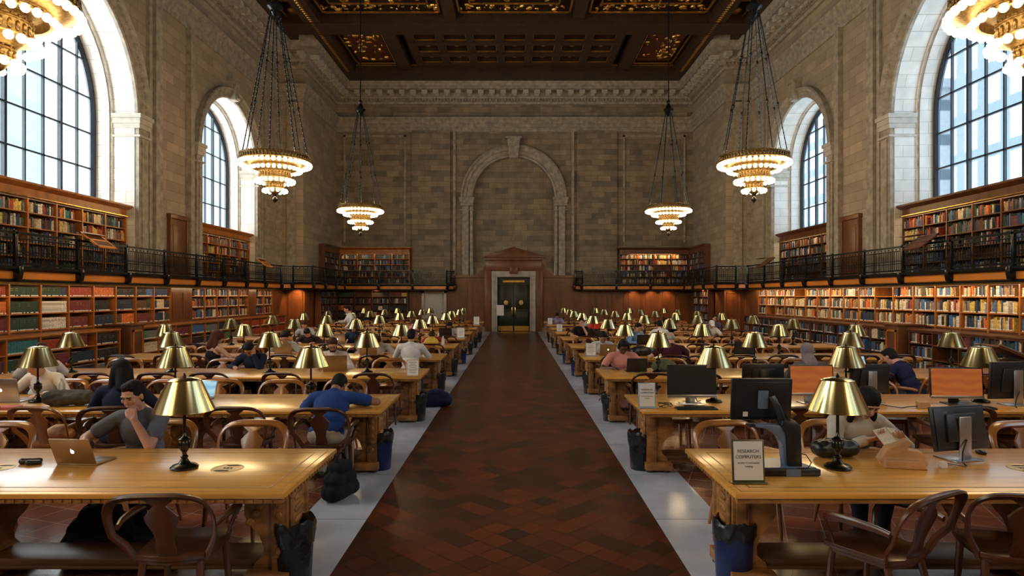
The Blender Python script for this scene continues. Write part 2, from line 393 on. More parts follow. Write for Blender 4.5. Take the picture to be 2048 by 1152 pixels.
# windows: iron frames with mullions, glazing bars and glass
def window(idx, sx, c, r):
    rg = r-.10
    t = thing('window_%d' % idx, '', ''); del t['label']; del t['category']; t['kind'] = 'structure'
    fr = MB()
    n = 30
    for rr, wdt, dep in ((rg-.07,.085,.10),):
        pts = [(sx*XG,c-rr,ZS)]+[(sx*XG,a,z) for a,z in arc_pts(c,rr,n)]+[(sx*XG,c+rr,ZS)]
        fr.tube(pts, wdt, 6)
    fr.box(sx*(XG-.08), sx*(XG+.08), c-rg, c+rg, ZS, ZS+.12)
    def top(y): d = abs(y-c); return ZSP+math.sqrt(max(0,rg*rg-d*d)) if d < rg else ZS
    if r > 3: thick = [c-1.93, c, c+1.93]; thin = [c-2.6,c-1.29,c-.645,c+.645,c+1.29,c+2.6]
    else: thick = [c-.98, c+.98]; thin = [c-1.66,c-.33,c+.33,c+1.66]
    for y in thick: fr.box(sx*(XG-.05), sx*(XG+.05), y-.042, y+.042, ZS, top(y)-.04)
    for y in thin: fr.box(sx*(XG-.035), sx*(XG+.035), y-.022, y+.022, ZS, top(y)-.04)
    z = 5.71
    while z < ZSP+rg-.2:
        hw = rg if z < ZSP else math.sqrt(rg*rg-(z-ZSP)**2)
        fr.box(sx*(XG-.035), sx*(XG+.035), c-hw+.05, c+hw-.05, z-.024, z+.024); z += 1.03
    fr.build('window_frame', M['winiron'], t, smooth=0)
    g = MB(); pts = [(c-rg,ZS)]+arc_pts(c,rg,n)+[(c+rg,ZS)]
    g.prism(pts, 'x', sx*(XG+.005), sx*(XG+.015)); g.build('pane', M['glass'], t, smooth=0)
i = 0
for sx in (-1,1):
    for c, r in WINS: i += 1; window(i, sx, c, r)
# far wall with blind arch
AX = -.05; AR = 2.3; AZ = 7.5; ZW0 = 3.0
def far_wall():
    b = MB(); Y = YB
    def q(x0,x1,z0,z1,y=Y): b.add([(x0,y,z0),(x1,y,z0),(x1,y,z1),(x0,y,z1)], [(0,1,2,3)])
    q(-XP-.02, AX-AR, 0, ZT); q(AX+AR, XP+.02, 0, ZT); q(AX-AR, AX+AR, 0, ZW0)
    n = 30; a = [(AX-AR*math.cos(PI*i/n), AZ+AR*math.sin(PI*i/n)) for i in range(n+1)]
    for p, p2 in zip(a, a[1:]): b.add([(p[0],Y,p[1]),(p2[0],Y,p2[1]),(p2[0],Y,ZT),(p[0],Y,ZT)], [(0,1,2,3)])
    pa = [(AX-AR,ZW0)]+a+[(AX+AR,ZW0)]
    k = len(pa); b.add([(x,Y,z) for x,z in pa]+[(x,Y+.35,z) for x,z in pa], [(i,i+1,k+i+1,k+i) for i in range(k-1)])
    q(AX-AR-.1, AX+AR+.1, ZW0-.1, AZ+AR+.2, Y+.35)
    # slight projection of the wall either side of the arch
    for s in (-1,1): b.box(s*3.55+AX, s*5.75, Y-.14, Y, 0, 11.25)
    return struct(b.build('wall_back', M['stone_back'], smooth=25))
far_wall()
b = MB()
n = 36; prof = [(0,0),(0,.10),(.08,.14),(.14,.08),(.32,.08),(.36,.16),(.5,.16),(.56,.28),(.66,.24),(.66,0)]; m = len(prof); vs = []
for i in range(n+1):
    a = PI*i/n
    for o, h in prof: vs.append((AX-(AR+o)*math.cos(a), YB-h, AZ+(AR+o)*math.sin(a)))
b.add(vs, [(i*m+j,(i+1)*m+j,(i+1)*m+j+1,i*m+j+1) for i in range(n) for j in range(m-1)])
for s in (-1,1):
    x0 = AX+s*AR
    for z0, z1, e in ((7.36,7.5,.10),(7.2,7.36,.06),(7.02,7.2,.02),(6.76,6.82,.05)): b.box(x0-s*e, x0+s*(.66+e), YB-.2-e, YB, z0, z1)
    b.box(x0, x0+s*.16, YB-.12, YB, 3.0, 7.0); b.box(x0+s*.22, x0+s*.58, YB-.18, YB, 3.0, 7.0)
    b.box(AX+s*3.25, AX+s*3.4, YB-.1, YB, 3.0, 11.25)
b.prism([(AX-.24,AZ+AR-.12),(AX+.24,AZ+AR-.12),(AX+.36,AZ+AR+.95),(AX-.36,AZ+AR+.95)], 'y', YB-.42, YB)
b.box(AX-.45, AX+.45, YB-.5, YB, AZ+AR+.95, AZ+AR+1.05)
for s in (-1,1):   # panel mouldings high on the wall
    for x0, x1 in ((6.1,6.2),(9.5,9.6)): b.box(s*x0, s*x1, YB-.07, YB, 5.0, 11.0)
    b.box(s*6.1, s*9.6, YB-.07, YB, 10.9, 11.0)
struct(b.build('trim_5', M['trimstone'], smooth=30))
b = MB(); b.box(-XW-1.5, XW+1.5, Y0-.2, Y0, 0, ZT); struct(b.build('wall_front', M['stone'], smooth=0))
# entablature + cornice swept round the room
PATH = [(-XW,Y0),(-XW,YP),(-XP,YP),(-XP,YB),(XP,YB),(XP,YP),(XW,YP),(XW,Y0)]
def offpt(path, off):
    mb = MB(); mb.sweep(path, [(off,0),(off,1)], side=-1, caps=False); return [v[:2] for v in mb.v[::2]]
b = MB()
b.sweep(PATH, [(0,11.2),(.06,11.2),(.06,11.4),(.1,11.42),(.1,11.62),(.14,11.64),(.14,11.85),(.22,11.9),(.26,11.98),(0,11.98)], side=-1)
b.sweep(PATH, [(0,12.72),(.12,12.72),(.16,12.8),(.16,12.84),(0,12.84)], side=-1)
b.sweep(PATH, [(0,12.84),(.24,12.84),(.24,12.98),(.3,12.98),(.36,13.08),(.42,13.1),(.42,13.34),(.86,13.36),(.86,13.5),(.92,13.52),(1.0,13.66),(1.03,13.8),(1.03,ZT),(0,ZT)], side=-1)
for off, step, wd, z0, z1, d in ((.24,.17,.10,12.86,12.97,.1),(.42,.62,.30,13.12,13.33,.40)):
    P = offpt(PATH, off)
    for p, q2 in zip(P, P[1:]):
        v = Vector(q2)-Vector(p); L = v.length; v.normalize(); nrm = Vector((v.y,-v.x))
        k = max(1, int(L/step)); 
        for i in range(k):
            c = Vector(p)+v*(L*(i+.5)/k)
            if c.y < 10: continue
            R = Matrix(((v.x,nrm.x,0,c.x),(v.y,nrm.y,0,c.y),(0,0,1,0),(0,0,0,1)))
            b.box(-wd/2, wd/2, 0, d, z0, z1, 1 if d > .2 else 0, tf=R)
            if d > .2:
                b.ell((0,d*.8,z0+.02), (wd*.42,.07,.05), 6, 4, 1, tf=R)
                b.ell((0,d*.35,z0-.02), (wd*.4,.1,.05), 6, 4, 1, tf=R)
struct(b.build('trim_6', [M['trimstone'], M['trimlight']], smooth=30))
# ceiling: coffered dark wood with gilding
b = MB()
b.box(-XW, XW, Y0, YB, ZC+.75, ZC+.85)
XE = 10.4
def beam(x0,x1,y0,y1,drop=.0,mi=0): b.box(x0,x1,y0,y1,ZC+drop,ZC+.76,mi)
beam(-XE, XE, 33.6, 35.1); beam(-XE, XE, 27.5, 28.7,-.05)
for y in (18.5, 9, -1, -11): beam(-XE, XE, y, y+1.1,-.05)
for s in (-1,1):
    beam(s*9.9, s*XE, Y0, 29.4); beam(s*8.35, s*9.05, Y0, 34,-.02)
    beam(s*5.4, s*6.0, 28.7, 33.6,.1)
    beam(s*2.5, s*3.0, 19.6, 27.5,.1)
def goldline(x0,x1,y0,y1,z,w=.05,mi=1):
    for a0,a1,b0,b1 in ((x0,x1,y0,y0+w),(x0,x1,y1-w,y1),(x0,x0+w,y0,y1),(x1-w,x1,y0,y1)): b.box(a0,a1,b0,b1,z-.06,z,mi)
def orn(x0,x1,y0,y1,z,n,s=.12,mi=1):
    for _ in range(n):
        x = random.uniform(x0,x1); y = random.uniform(y0,y1); k = s*random.uniform(.5,1.2)
        b.ell((x,y,z), (k,k*random.uniform(.3,.8),k*.5), 7, 4, mi, rot=Matrix.Rotation(random.uniform(0,PI),3,'Z'))
# central grid of small coffers in the end compartment
b.box(-5.3, 5.3, 28.8, 33.5, ZC+.62, ZC+.66, 2)
for i in range(8): b.box(-4.9+1.4*i-.16, -4.9+1.4*i+.16, 28.8, 33.5, ZC+.2, ZC+.66)
for j in range(4): y = 28.95+1.42*j; b.box(-5.0, 5.0, y-.18, y+.18, ZC+.18, ZC+.66)
for i in range(7):
    for j in range(3):
        cx = -4.2+1.4*i; cy = 29.66+1.42*j
        goldline(cx-.54, cx+.54, cy-.53, cy+.53, ZC+.34, .035)
        b.ell((cx,cy,ZC+.5), (.2,.2,.14), 8, 5, 1); orn(cx-.3,cx+.3,cy-.3,cy+.3,ZC+.58,5,.07)
for s in (-1,1):
    x0, x1 = sorted((s*6.0, s*8.35))
    goldline(x0+.15, x1-.15, 28.9, 33.4, ZC+.4, .06); b.box(x0+.3,x1-.3,29.1,33.2,ZC+.45,ZC+.5,2)
    orn(x0+.35,x1-.35,29.2,33.1,ZC+.42,46,.15)
    x0, x1 = sorted((s*9.05, s*9.9))
    for y in range(-13,29,3): goldline(x0+.08, x1-.08, y, y+2.6, ZC+.3, .05); b.ell(((x0+x1)/2, y+1.3, ZC+.42), (.22,.3,.12), 8, 5, 1)
    x0, x1 = sorted((s*3.0, s*8.35))
    goldline(x0+.15, x1-.15, 19.8, 27.3, ZC+.35, .08); goldline(x0+.6, x1-.6, 20.3, 26.7, ZC+.45, .06)
    orn(x0+.2,x1-.2,26.75,27.2,ZC+.42,50,.12); orn(x0+.7,x1-.7,24.5,26.6,ZC+.5,90,.17)
    b.box(x0+.65,x1-.65,20.4,26.6,ZC+.55,ZC+.6,2)
goldline(-2.4, 2.4, 19.8, 27.3, ZC+.35, .08); goldline(-1.9, 1.9, 20.3, 26.7, ZC+.45, .06); orn(-2.3,2.3,26.75,27.2,ZC+.42,40,.12); orn(-1.8,1.8,24.6,26.6,ZC+.5,60,.16)
# gilt rope along the beam edges
for i in range(120):
    x = -8.2+16.4*i/119
    b.ell((x,28.78,ZC+.14), (.07,.05,.05), 6, 4, 1)
for s in (-1,1):
    for i in range(70): b.ell((s*8.7, 20+13.4*i/69, ZC-.03), (.1,.07,.03), 6, 4, 1)
b.box(-8.3,8.3,33.52,33.57,ZC+.3,ZC+.36,1); b.box(-8.3,8.3,28.72,28.77,ZC+.2,ZC+.25,1)
for s in (-1,1): b.box(s*9.15,s*9.85,28.4,28.46,ZC-.02,ZC+.06,1)
struct(b.build('ceiling', [M['ceil'], M['ceilgold'], M['ceilred']], smooth=40))
# floor
def slab(name, m, x0, x1, y0=Y0, y1=YB, z=0.0):
    b = MB(); b.box(x0, x1, y0, y1, z-.05, z); return struct(b.build(name, m, smooth=0))
slab('floor', M['aisle'], -1.32, 1.26)
for nm, a, c, m in (('floor_band_left',-1.91,-1.32,'marble'),('floor_band_right',1.26,1.85,'marble'),('floor_left',-XW,-1.91,'quarry'),('floor_right',1.85,XW,'quarry')):
    slab(nm, M[m], a, c)
b = MB()
for x0, x1 in ((-XP,-1.25),(1.2,XP)): b.box(x0, x1, YB-.22, YB-.02, 0, .32)
struct(b.build('baseboard_back', M['doorframe'], smooth=0))
# panelling low on the end wall and round the piers
b = MB()
def panels(x0, x1, y, z0, z1, n, nd=-1):
    b.box(x0, x1, y, y+.12, z0, z1)
    w = (x1-x0)/n
    for i in range(n):
        a, c = x0+i*w+w*.12, x0+(i+1)*w-w*.12
        for (p,q,r_,s_) in ((a,c,z0+.25,z0+.3),(a,c,z1-.35,z1-.3),(a,a+.05,z0+.25,z1-.3),(c-.05,c,z0+.25,z1-.3)): b.box(p,q,y-.035,y,r_,s_)
panels(-10.0, -1.6, YB-.35, .3, 2.5, 9); panels(1.55, 10.0, YB-.35, .3, 2.5, 9)
panels(-3.45, -1.55, YB-.37, .3, 3.05, 2); panels(1.5, 3.4, YB-.37, .3, 3.05, 2)
for s in (-1,1):
    b.box(s*1.5, s*3.5, YB-.5, YB-.3, 3.0, 3.12)
    b.prism([(s*1.5,3.1),(s*2.2,3.1),(s*2.0,3.3),(s*1.75,3.45),(s*1.5,3.9)], 'y', YB-.42, YB-.25)
    b.box(s*9.9, s*XW, YP-.2, YP-.1, 0, 2.5); b.box(s*9.9, s*XP, YP-.1, YB, 0, 2.5)
    for i in range(2):
        a = 10.0+.62*i
        for (p,q,r_,s_) in ((a,a+.5,.3,.35),(a,a+.5,2.1,2.15),(a,a+.05,.3,2.15),(a+.45,a+.5,.3,2.15)): b.box(s*p,s*q,YP-.235,YP-.2,r_,s_)
struct(b.build('trim_7', M['panel'], smooth=0))
# main doors
t = thing('door_1', '', ''); del t['label']; del t['category']; t['kind'] = 'structure'
b = MB()
for s in (-1,1): b.box(AX+s*.9, AX+s*1.22, YB-.6, YB-.1, 0, 3.02)
b.box(AX-1.22, AX+1.22, YB-.6, YB-.1, 3.02, 3.35)
for s in (-1,1): b.box(AX+s*.9, AX+s*.98, YB-.64, YB-.6, 0, 3.02)
b.build('door_surround', M['doorframe'], t, bevel=.01)
b = MB(); b.box(AX-.9, AX+.9, YB-.3, YB-.2, 2.6, 3.02); b.box(AX-.6, AX+.6, YB-.32, YB-.3, 2.74, 2.84, 1); b.build('transom', [M['doorblack'], M['brassplain']], t, smooth=0)
for s in (-1,1):
    b = MB(); b.box(AX+s*.01, AX+s*.9, YB-.3, YB-.22, .0, 2.6)
    for z0, z1 in ((.4,1.1),(1.25,2.45)): b.box(AX+s*.12, AX+s*.8, YB-.31, YB-.3, z0, z1)
    leaf = b.build('door_leaf', M['doorblack'], t, bevel=.008)
    MB().box(AX+s*.04, AX+s*.86, YB-.325, YB-.31, .03, .3).build('kick_plate', M['brassplain'], leaf, smooth=0)
    MB().box(AX+s*.06, AX+s*.12, YB-.36, YB-.3, .95, 1.35).build('push_handle', M['brassplain'], leaf, bevel=.01)
    MB().ell((AX+s*.42,YB-.31,1.6),(.12,.012,.14),12,6).build('door_notice', M['plate'], leaf)
b = MB()
b.box(AX-1.55, AX+1.55, YB-.62, YB-.1, 3.35, 4.0); b.box(AX-1.62, AX+1.62, YB-.72, YB-.1, 3.95, 4.08)
b.box(AX-.22, AX+.22, YB-.72, YB-.6, 3.2, 3.6)
b.prism([(AX-1.75,4.08),(AX+1.75,4.08),(AX+1.75,4.16),(AX,4.68),(AX-1.75,4.16)], 'y', YB-.8, YB-.1)
b.prism([(AX-1.2,4.16),(AX+1.2,4.16),(AX,4.5)], 'y', YB-.84, YB-.8)
for s in (-1,1): b.box(AX+s*1.25, AX+s*1.6, YB-.6, YB-.2, 0, 3.4)
b.build('pediment', M['panel'], t, bevel=.01)
# small painted side door at the left of the end wall
t = thing('door_2', '', ''); del t['label']; del t['category']; t['kind'] = 'structure'
b = MB(); b.box(-5.15,-5.0,YB-.55,YB-.3,0,2.3); b.box(-3.92,-3.77,YB-.55,YB-.3,0,2.3); b.box(-5.15,-3.77,YB-.55,YB-.3,2.12,2.3); b.build('door_surround', M['doorframe'], t, bevel=.01)
b = MB(); b.box(-5.0,-3.92,YB-.45,YB-.38,0,2.12); b.box(-4.85,-4.07,YB-.47,YB-.45,.3,1.95); lf = b.build('door_leaf', M['doorwhite'], t, bevel=.008)
MB().ell((-4.0,YB-.5,1.0),(.035,.05,.035)).build('door_knob', M['black'], lf)
# gallery doors
for k, sx in enumerate((-1,1)):
    t = thing('door_%d' % (k+3), '', ''); del t['label']; del t['category']; t['kind'] = 'structure'
    b = MB(); y0, y1 = 20.8, 21.95
    b.box(sx*(XW-.13),sx*XW,y0,y0+.1,ZG,4.65); b.box(sx*(XW-.13),sx*XW,y1-.1,y1,ZG,4.65); b.box(sx*(XW-.15),sx*XW,y0-.03,y1+.03,4.53,4.68)
    b.build('door_surround', M['doorwood'], t, bevel=.01)
    b = MB(); b.box(sx*(XW-.08),sx*XW,y0+.1,y1-.1,ZG,4.53); b.box(sx*(XW-.1),sx*(XW-.08),y0+.24,y1-.24,ZG+.25,4.36); lf = b.build('door_leaf', M['doorwood'], t, bevel=.01)
    for z in (3.0,4.2): MB().box(sx*(XW-.12),sx*(XW-.08),y0+.12,y0+.18,z,z+.12).build('hinge', M['brassplain'], lf, smooth=0)
# gallery: slab, fascia, moulding, iron edge
GP = [(-10.53,Y0),(-10.53,28.9),(-10.13,29.3),(-9.25,29.3),(-9.25,34.9),(-3.7,34.9),(-3.35,35.25),(-3.35,YB-.2)]
def gal(sx, name):
    path = [(x*-sx, y) for x, y in GP]; sd = 1 if sx < 0 else -1
    b = MB()
    sd2 = -sd
    b.sweep(path, [(0,2.52),(.06,2.52),(.1,2.56),(.1,2.62),(0,2.62),(-.02,2.6),(-.9,2.6),(-.9,2.54),(-.02,2.54)], mi=1, side=sd2)
    b.sweep(path, [(-.06,2.35),(-.01,2.35),(-.01,2.52),(-.06,2.52)], mi=0, side=sd2)
    b.sweep(path, [(-.1,2.28),(.04,2.28),(.04,2.32),(0,2.35),(-.1,2.35)], mi=1, side=sd2)
    b.sweep(path, [(-.9,2.44),(-.06,2.44),(-.06,2.5),(-.9,2.5)], mi=2, side=sd2)
    struct(b.build(name, [M['fascia'], M['iron'], M['panel']], smooth=0))
    # railing
    t = thing('gallery_railing', 'black iron gallery railing along the %s wall with posts and close balusters' % ('left-hand' if sx<0 else 'right-hand'), 'railing', (0,0,0), 0, 'iron gallery railings')
    pts = [(path[0][0], 5.8)]+path[1:]
    for i in range(len(pts)-1):
        p, q = Vector(pts[i]), Vector(pts[i+1]); v = q-p; L = v.length; v.normalize()
        if L < .3: k = 1
        else: k = max(1, round(L/1.87))
        for j in range(k):
            a = p+v*(L*j/k); c = p+v*(L*(j+1)/k); l = (c-a).length
            R = Matrix(((v.x,-v.y,0,a.x),(v.y,v.x,0,a.y),(0,0,1,0),(0,0,0,1)))
            b = MB()
            b.box(0,l,-.035,.035,3.30,3.35,tf=R); b.box(0,l,-.015,.015,3.20,3.225,tf=R); b.box(0,l,-.02,.02,2.66,2.70,tf=R); b.box(0,l,-.012,.012,2.86,2.88,tf=R); b.box(0,l,-.012,.012,2.93,2.95,tf=R)
            nb = max(1,int(l/.085))
            for m_ in range(nb):
                x = l*(m_+.5)/nb; b.box(x-.006,x+.006,-.006,.006,2.68,3.22,tf=R)
                if m_ % 2: b.box(x-.025,x+.025,-.005,.005,3.24,3.28,tf=R)
            b.build('railing_panel', M['iron'], t, smooth=0)
            b = MB(); b.box(-.035,.035,-.035,.035,2.6,3.38,tf=R)
            b.prism([(.06,2.62),(.13,2.62),(.14,2.5),(.11,2.36),(.05,2.30),(0,2.34),(0,2.6)] if sd2>0 else [(-.06,2.62),(-.13,2.62),(-.14,2.5),(-.11,2.36),(-.05,2.30),(0,2.34),(0,2.6)], 'x', -.06, .06, tf=R)
            b.build('post', M['iron'], t, bevel=.006)
gal(-1, 'trim_8'); gal(1, 'trim_9')
# outside: buildings seen through the windows
b = MB()
def bld(x0,x1,y0,y1,z1,name,label,mt):
    q = MB(); q.box(x0,x1,y0,y1,-12,z1); q.box(x0-.4,x1+.4,y0-.4,y1+.4,z1,z1+1)
    return tag(q.build(name, mt, smooth=0), label, 'building')
bm1 = stone_mat('tower_facade', (.55,.62,.66), (.48,.55,.60), (.20,.28,.34), bw=3.2, rh=4.2, smudge=.05, bump=0)
def facade(name, wall, win, bw, rh, ms):
    m = stone_mat(name, win, [c*.8 for c in win], wall, bw=bw, rh=rh, smudge=.08, bump=0)
    for n_ in m.node_tree.nodes:
        if n_.type == 'TEX_BRICK': n_.inputs['Mortar Size'].default_value = ms; n_.offset = 0
    return m
fa = facade('grey_tower_facade', (.055,.085,.11), (.26,.31,.35), 3.0, 4.0, .75)
fb = facade('pale_cyan_facade', (.34,.41,.41), (.44,.50,.50), 5.0, 4.5, .5)
bld(46, 60, 44, 67, 60, 'office_tower', 'grey-blue office tower with pale windows beyond the right near window', fa)
bld(44, 60, 74, 100, 26, 'office_block', 'lower grey block seen through the smaller right window', fa)
bld(-75, -52, 42, 71, 30, 'office_tower', 'pale bleached building beyond the large left window', fb)
bld(-70, -52, 96, 120, 34, 'office_block', 'pale bleached block beyond the smaller left window', fb)
# ------------------------------------------------------------------ furniture prototypes
TD = 1.19; TL = 6.65; TH = .76; RP = 2.857; F0 = 4.0
def rowF(i): return F0+RP*i
def rowC(i): return F0+RP*i+TD/2
def make_table():
    # local: x = 0 at the aisle end, running to -x; y centred; mirrored use is by rotation
    t = thing('reading_table', 'x', 'table')
    L = TL; w = TD/2
    b = MB()
    b.box(-L, 0, -w, w, TH-.035, TH); top = b.build('tabletop', M['oak'], t, bevel=.008)
    b = MB(); e = .0012
    for (x0,x1,y0,y1) in ((-L+.13,-.13,-w+.13,-w+.142),(-L+.13,-.13,w-.142,w-.13),(-.142,-.13,-w+.13,w-.13),(-L+.13,-L+.142,-w+.13,w-.13),(-L+.05,-.05,-w+.05,-w+.056),(-L+.05,-.05,w-.056,w-.05),(-.056,-.05,-w+.05,w-.05)):
        b.box(x0,x1,y0,y1,TH,TH+e)
    b.build('inlay_line', M['oakdark'], top, smooth=0)
    b = MB(); b.box(-L+.02, -.02, -w+.02, w-.02, TH-.068, TH-.035)
    k = int(L/.06)
    for i in range(k): b.box(-L+.06+i*.06, -L+.09+i*.06, -w+.012, -w+.02, TH-.062, TH-.042)
    for i in range(18): b.box(-.02,-.012,-w+.07+i*.06,-w+.10+i*.06,TH-.062,TH-.042); b.box(-L+.012,-L+.02,-w+.07+i*.06,-w+.10+i*.06,TH-.062,TH-.042)
    b.build('apron', M['oakdark'], t, smooth=0)
    for x, sgn in ((-.12,1), (-2.35,-1), (-4.3,1), (-L+.23,-1)):
        b = MB(); d = .20
        # carved end post and the scrolled bracket on its inner side
        b.box(x-.11, x, -d, d, .10, TH-.06); b.box(x, x+.012, -d+.06, d-.06, .2, TH-.14)
        pr = [(x-.11,TH-.06),(x-.33,TH-.06),(x-.34,TH-.10),(x-.29,TH-.15),(x-.31,TH-.22),(x-.31,TH-.28),(x-.27,TH-.35),(x-.205,TH-.42),(x-.175,TH-.50),(x-.18,TH-.56),(x-.24,.15),(x-.25,.10),(x-.11,.10)]
        if sgn < 0: pr = [(2*x-.11-px, z) for px, z in pr]
        b.prism(pr, 'y', -d+.03, d-.03)
        b.box(x-.09,x-.02,-d-.012,-d,.2,TH-.12); b.box(x-.09,x-.02,d,d+.012,.2,TH-.12)
        for z in (.25,.33,.41,.49,.57): b.ell((x+.014,0,z),(.014,.10,.03),10,5); b.ell((x-.055,-d-.012,z),(.028,.014,.03),8,5)
        for y in (-.15,.15): b.tube([(x+.012,y,.18),(x+.012,y,TH-.12)],.02,6)
        for q in range(4): b.ell((x-.16-.035*q if sgn>0 else x-.11+.05+.035*q, -d+.025, TH-.16-.055*q), (.035,.012,.03), 8, 5)
        b.box(*((x-.28,x+.02) if sgn>0 else (x-.13,x+.17)), -d-.06, d+.06, .03, .11); b.build('pedestal', M['oakdark'], t, bevel=.006, smooth=40)
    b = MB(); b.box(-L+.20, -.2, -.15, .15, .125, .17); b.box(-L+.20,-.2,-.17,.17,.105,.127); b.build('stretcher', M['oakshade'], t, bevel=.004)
    b = MB()
    for x in (-.15, -.34, -2.2, -2.42, -4.35, -4.55, -L+.12, -L+.32):
        for y in (-.2,.2): b.ell((x,y,.016),(.05,.05,.02),8,5)
    b.build('foot_pad', M['black'], t)
    for x in (-.62, -2.28, -3.88, -5.48):   # cable outlets let into the top
        b = MB(); b.lathe([(.001,TH+.0005),(.10,TH+.0005),(.105,TH+.002),(.11,TH+.002),(.112,TH)], 28, (x,0,0), cap=False)
        for sy in (-1,1): b.add([(x+sy*.015+.055*math.cos(a)-(.0), sy*.07+.012*math.sin(a), TH+.0032) for a in [2*PI*q/12 for q in range(12)]], [tuple(range(12))], 1)
        for q in range(3): b.add([(x-.03+.024*q,-.012,TH+.0032),(x-.014+.024*q,-.016,TH+.0032),(x-.012+.024*q,.01,TH+.0032),(x-.028+.024*q,.014,TH+.0032)], [(0,1,2,3)], 1)
        b.build('cable_outlet', [M['plate'], M['ink']], t, smooth=0)
    return reg(t)
TABLE = make_table()
SIDE = {-1: 'left', 1: 'right'}
tabs = {}
NR = 10
for s in (-1, 1):
    for i in range(NR):
        lab = 'long golden oak reading table, %s from the front on the %s of the aisle' % (ordn(i), SIDE[s])
        loc = (-1.44 if s < 0 else 1.38, rowC(i), 0)
        if s < 0 and i == 0: t = TABLE; t.location = loc; t['label'] = lab; t['group'] = 'rows of reading tables'
        else: t = dup(TABLE, loc, 0 if s < 0 else PI, lab, 'rows of reading tables')
        tabs[(s,i)] = t
# ---- lamps
def make_lamp():
    t = thing('desk_lamp', 'x', 'lamp')
    b = MB()
    b.lathe([(.001,0),(.088,0),(.094,.006),(.094,.014),(.086,.02),(.08,.026),(.05,.034),(.036,.045),(.027,.06),(.02,.072),(.026,.08),(.026,.088),(.016,.098),(.016,.115),(.026,.13),(.034,.155),(.034,.185),(.036,.2),(.040,.204),(.040,.212),(.028,.218),(.015,.23),(.011,.26),(.001,.26)], 28)
    for k in range(10):
        a = 2*PI*k/10; b.ell((.034*math.cos(a),.034*math.sin(a),.17),(.008,.008,.03),6,4)
    b.build('base', M['bronze'], t, smooth=40)
    MB().lathe([(.001,.25),(.011,.25),(.0095,.6),(.001,.6)], 12).build('pole', M['bronze'], t)
    b = MB(); b.lathe([(.201,.415),(.199,.412),(.205,.416),(.202,.424),(.113,.628),(.112,.634),(.107,.636),(.104,.630),(.108,.626),(.197,.422),(.199,.414)], 48, cap=False)
    sh = b.build('lamp_shade', M['brass'], t, smooth=50)
    b = MB(); b.lathe([(.106,.632),(.09,.642),(.05,.652),(.012,.656),(.001,.656)], 32, cap=False); b.build('shade_cap', M['brass'], sh, smooth=60)
    MB().lathe([(.001,.65),(.012,.654),(.014,.664),(.007,.672),(.009,.678),(.001,.684)], 10).build('finial', M['bronze'], t)
    b = MB(); b.lathe([(.012,.44),(.02,.45),(.022,.48),(.012,.5)],10); b.lathe([(.001,.50),(.012,.505),(.026,.54),(.026,.56),(.001,.585)],10); b.build('socket', M['black'], t)
    return reg(t)
LAMP = make_lamp()
LXS = {-1: [-2.37,-3.95,-5.55,-7.15], 1: [2.32,3.86,5.43,7.03]}
first = True
for s in (-1,1):
    for i in range(NR):
        for k, x in enumerate(LXS[s]):
            if s == -1 and i == 0 and k > 1: continue
            if s == 1 and i == 0 and k > 0: continue
            if (s,i,k) in ((-1,1,3),(1,1,3)): continue
            lab = 'brass-shaded lamp on the %s %s table, %s lamp from the aisle' % (ordn(i), SIDE[s], ordn(k))
            loc = (x+(0 if i < 3 else random.uniform(-.05,.05)), rowC(i)+(0 if i < 2 else random.uniform(-.04,.04)), TH+.0005)
            if first: LAMP.location = loc; LAMP['label'] = lab; LAMP['group'] = 'brass reading lamps'; first = False
            else: dup(LAMP, loc, random.uniform(-3,3), lab, 'brass reading lamps')
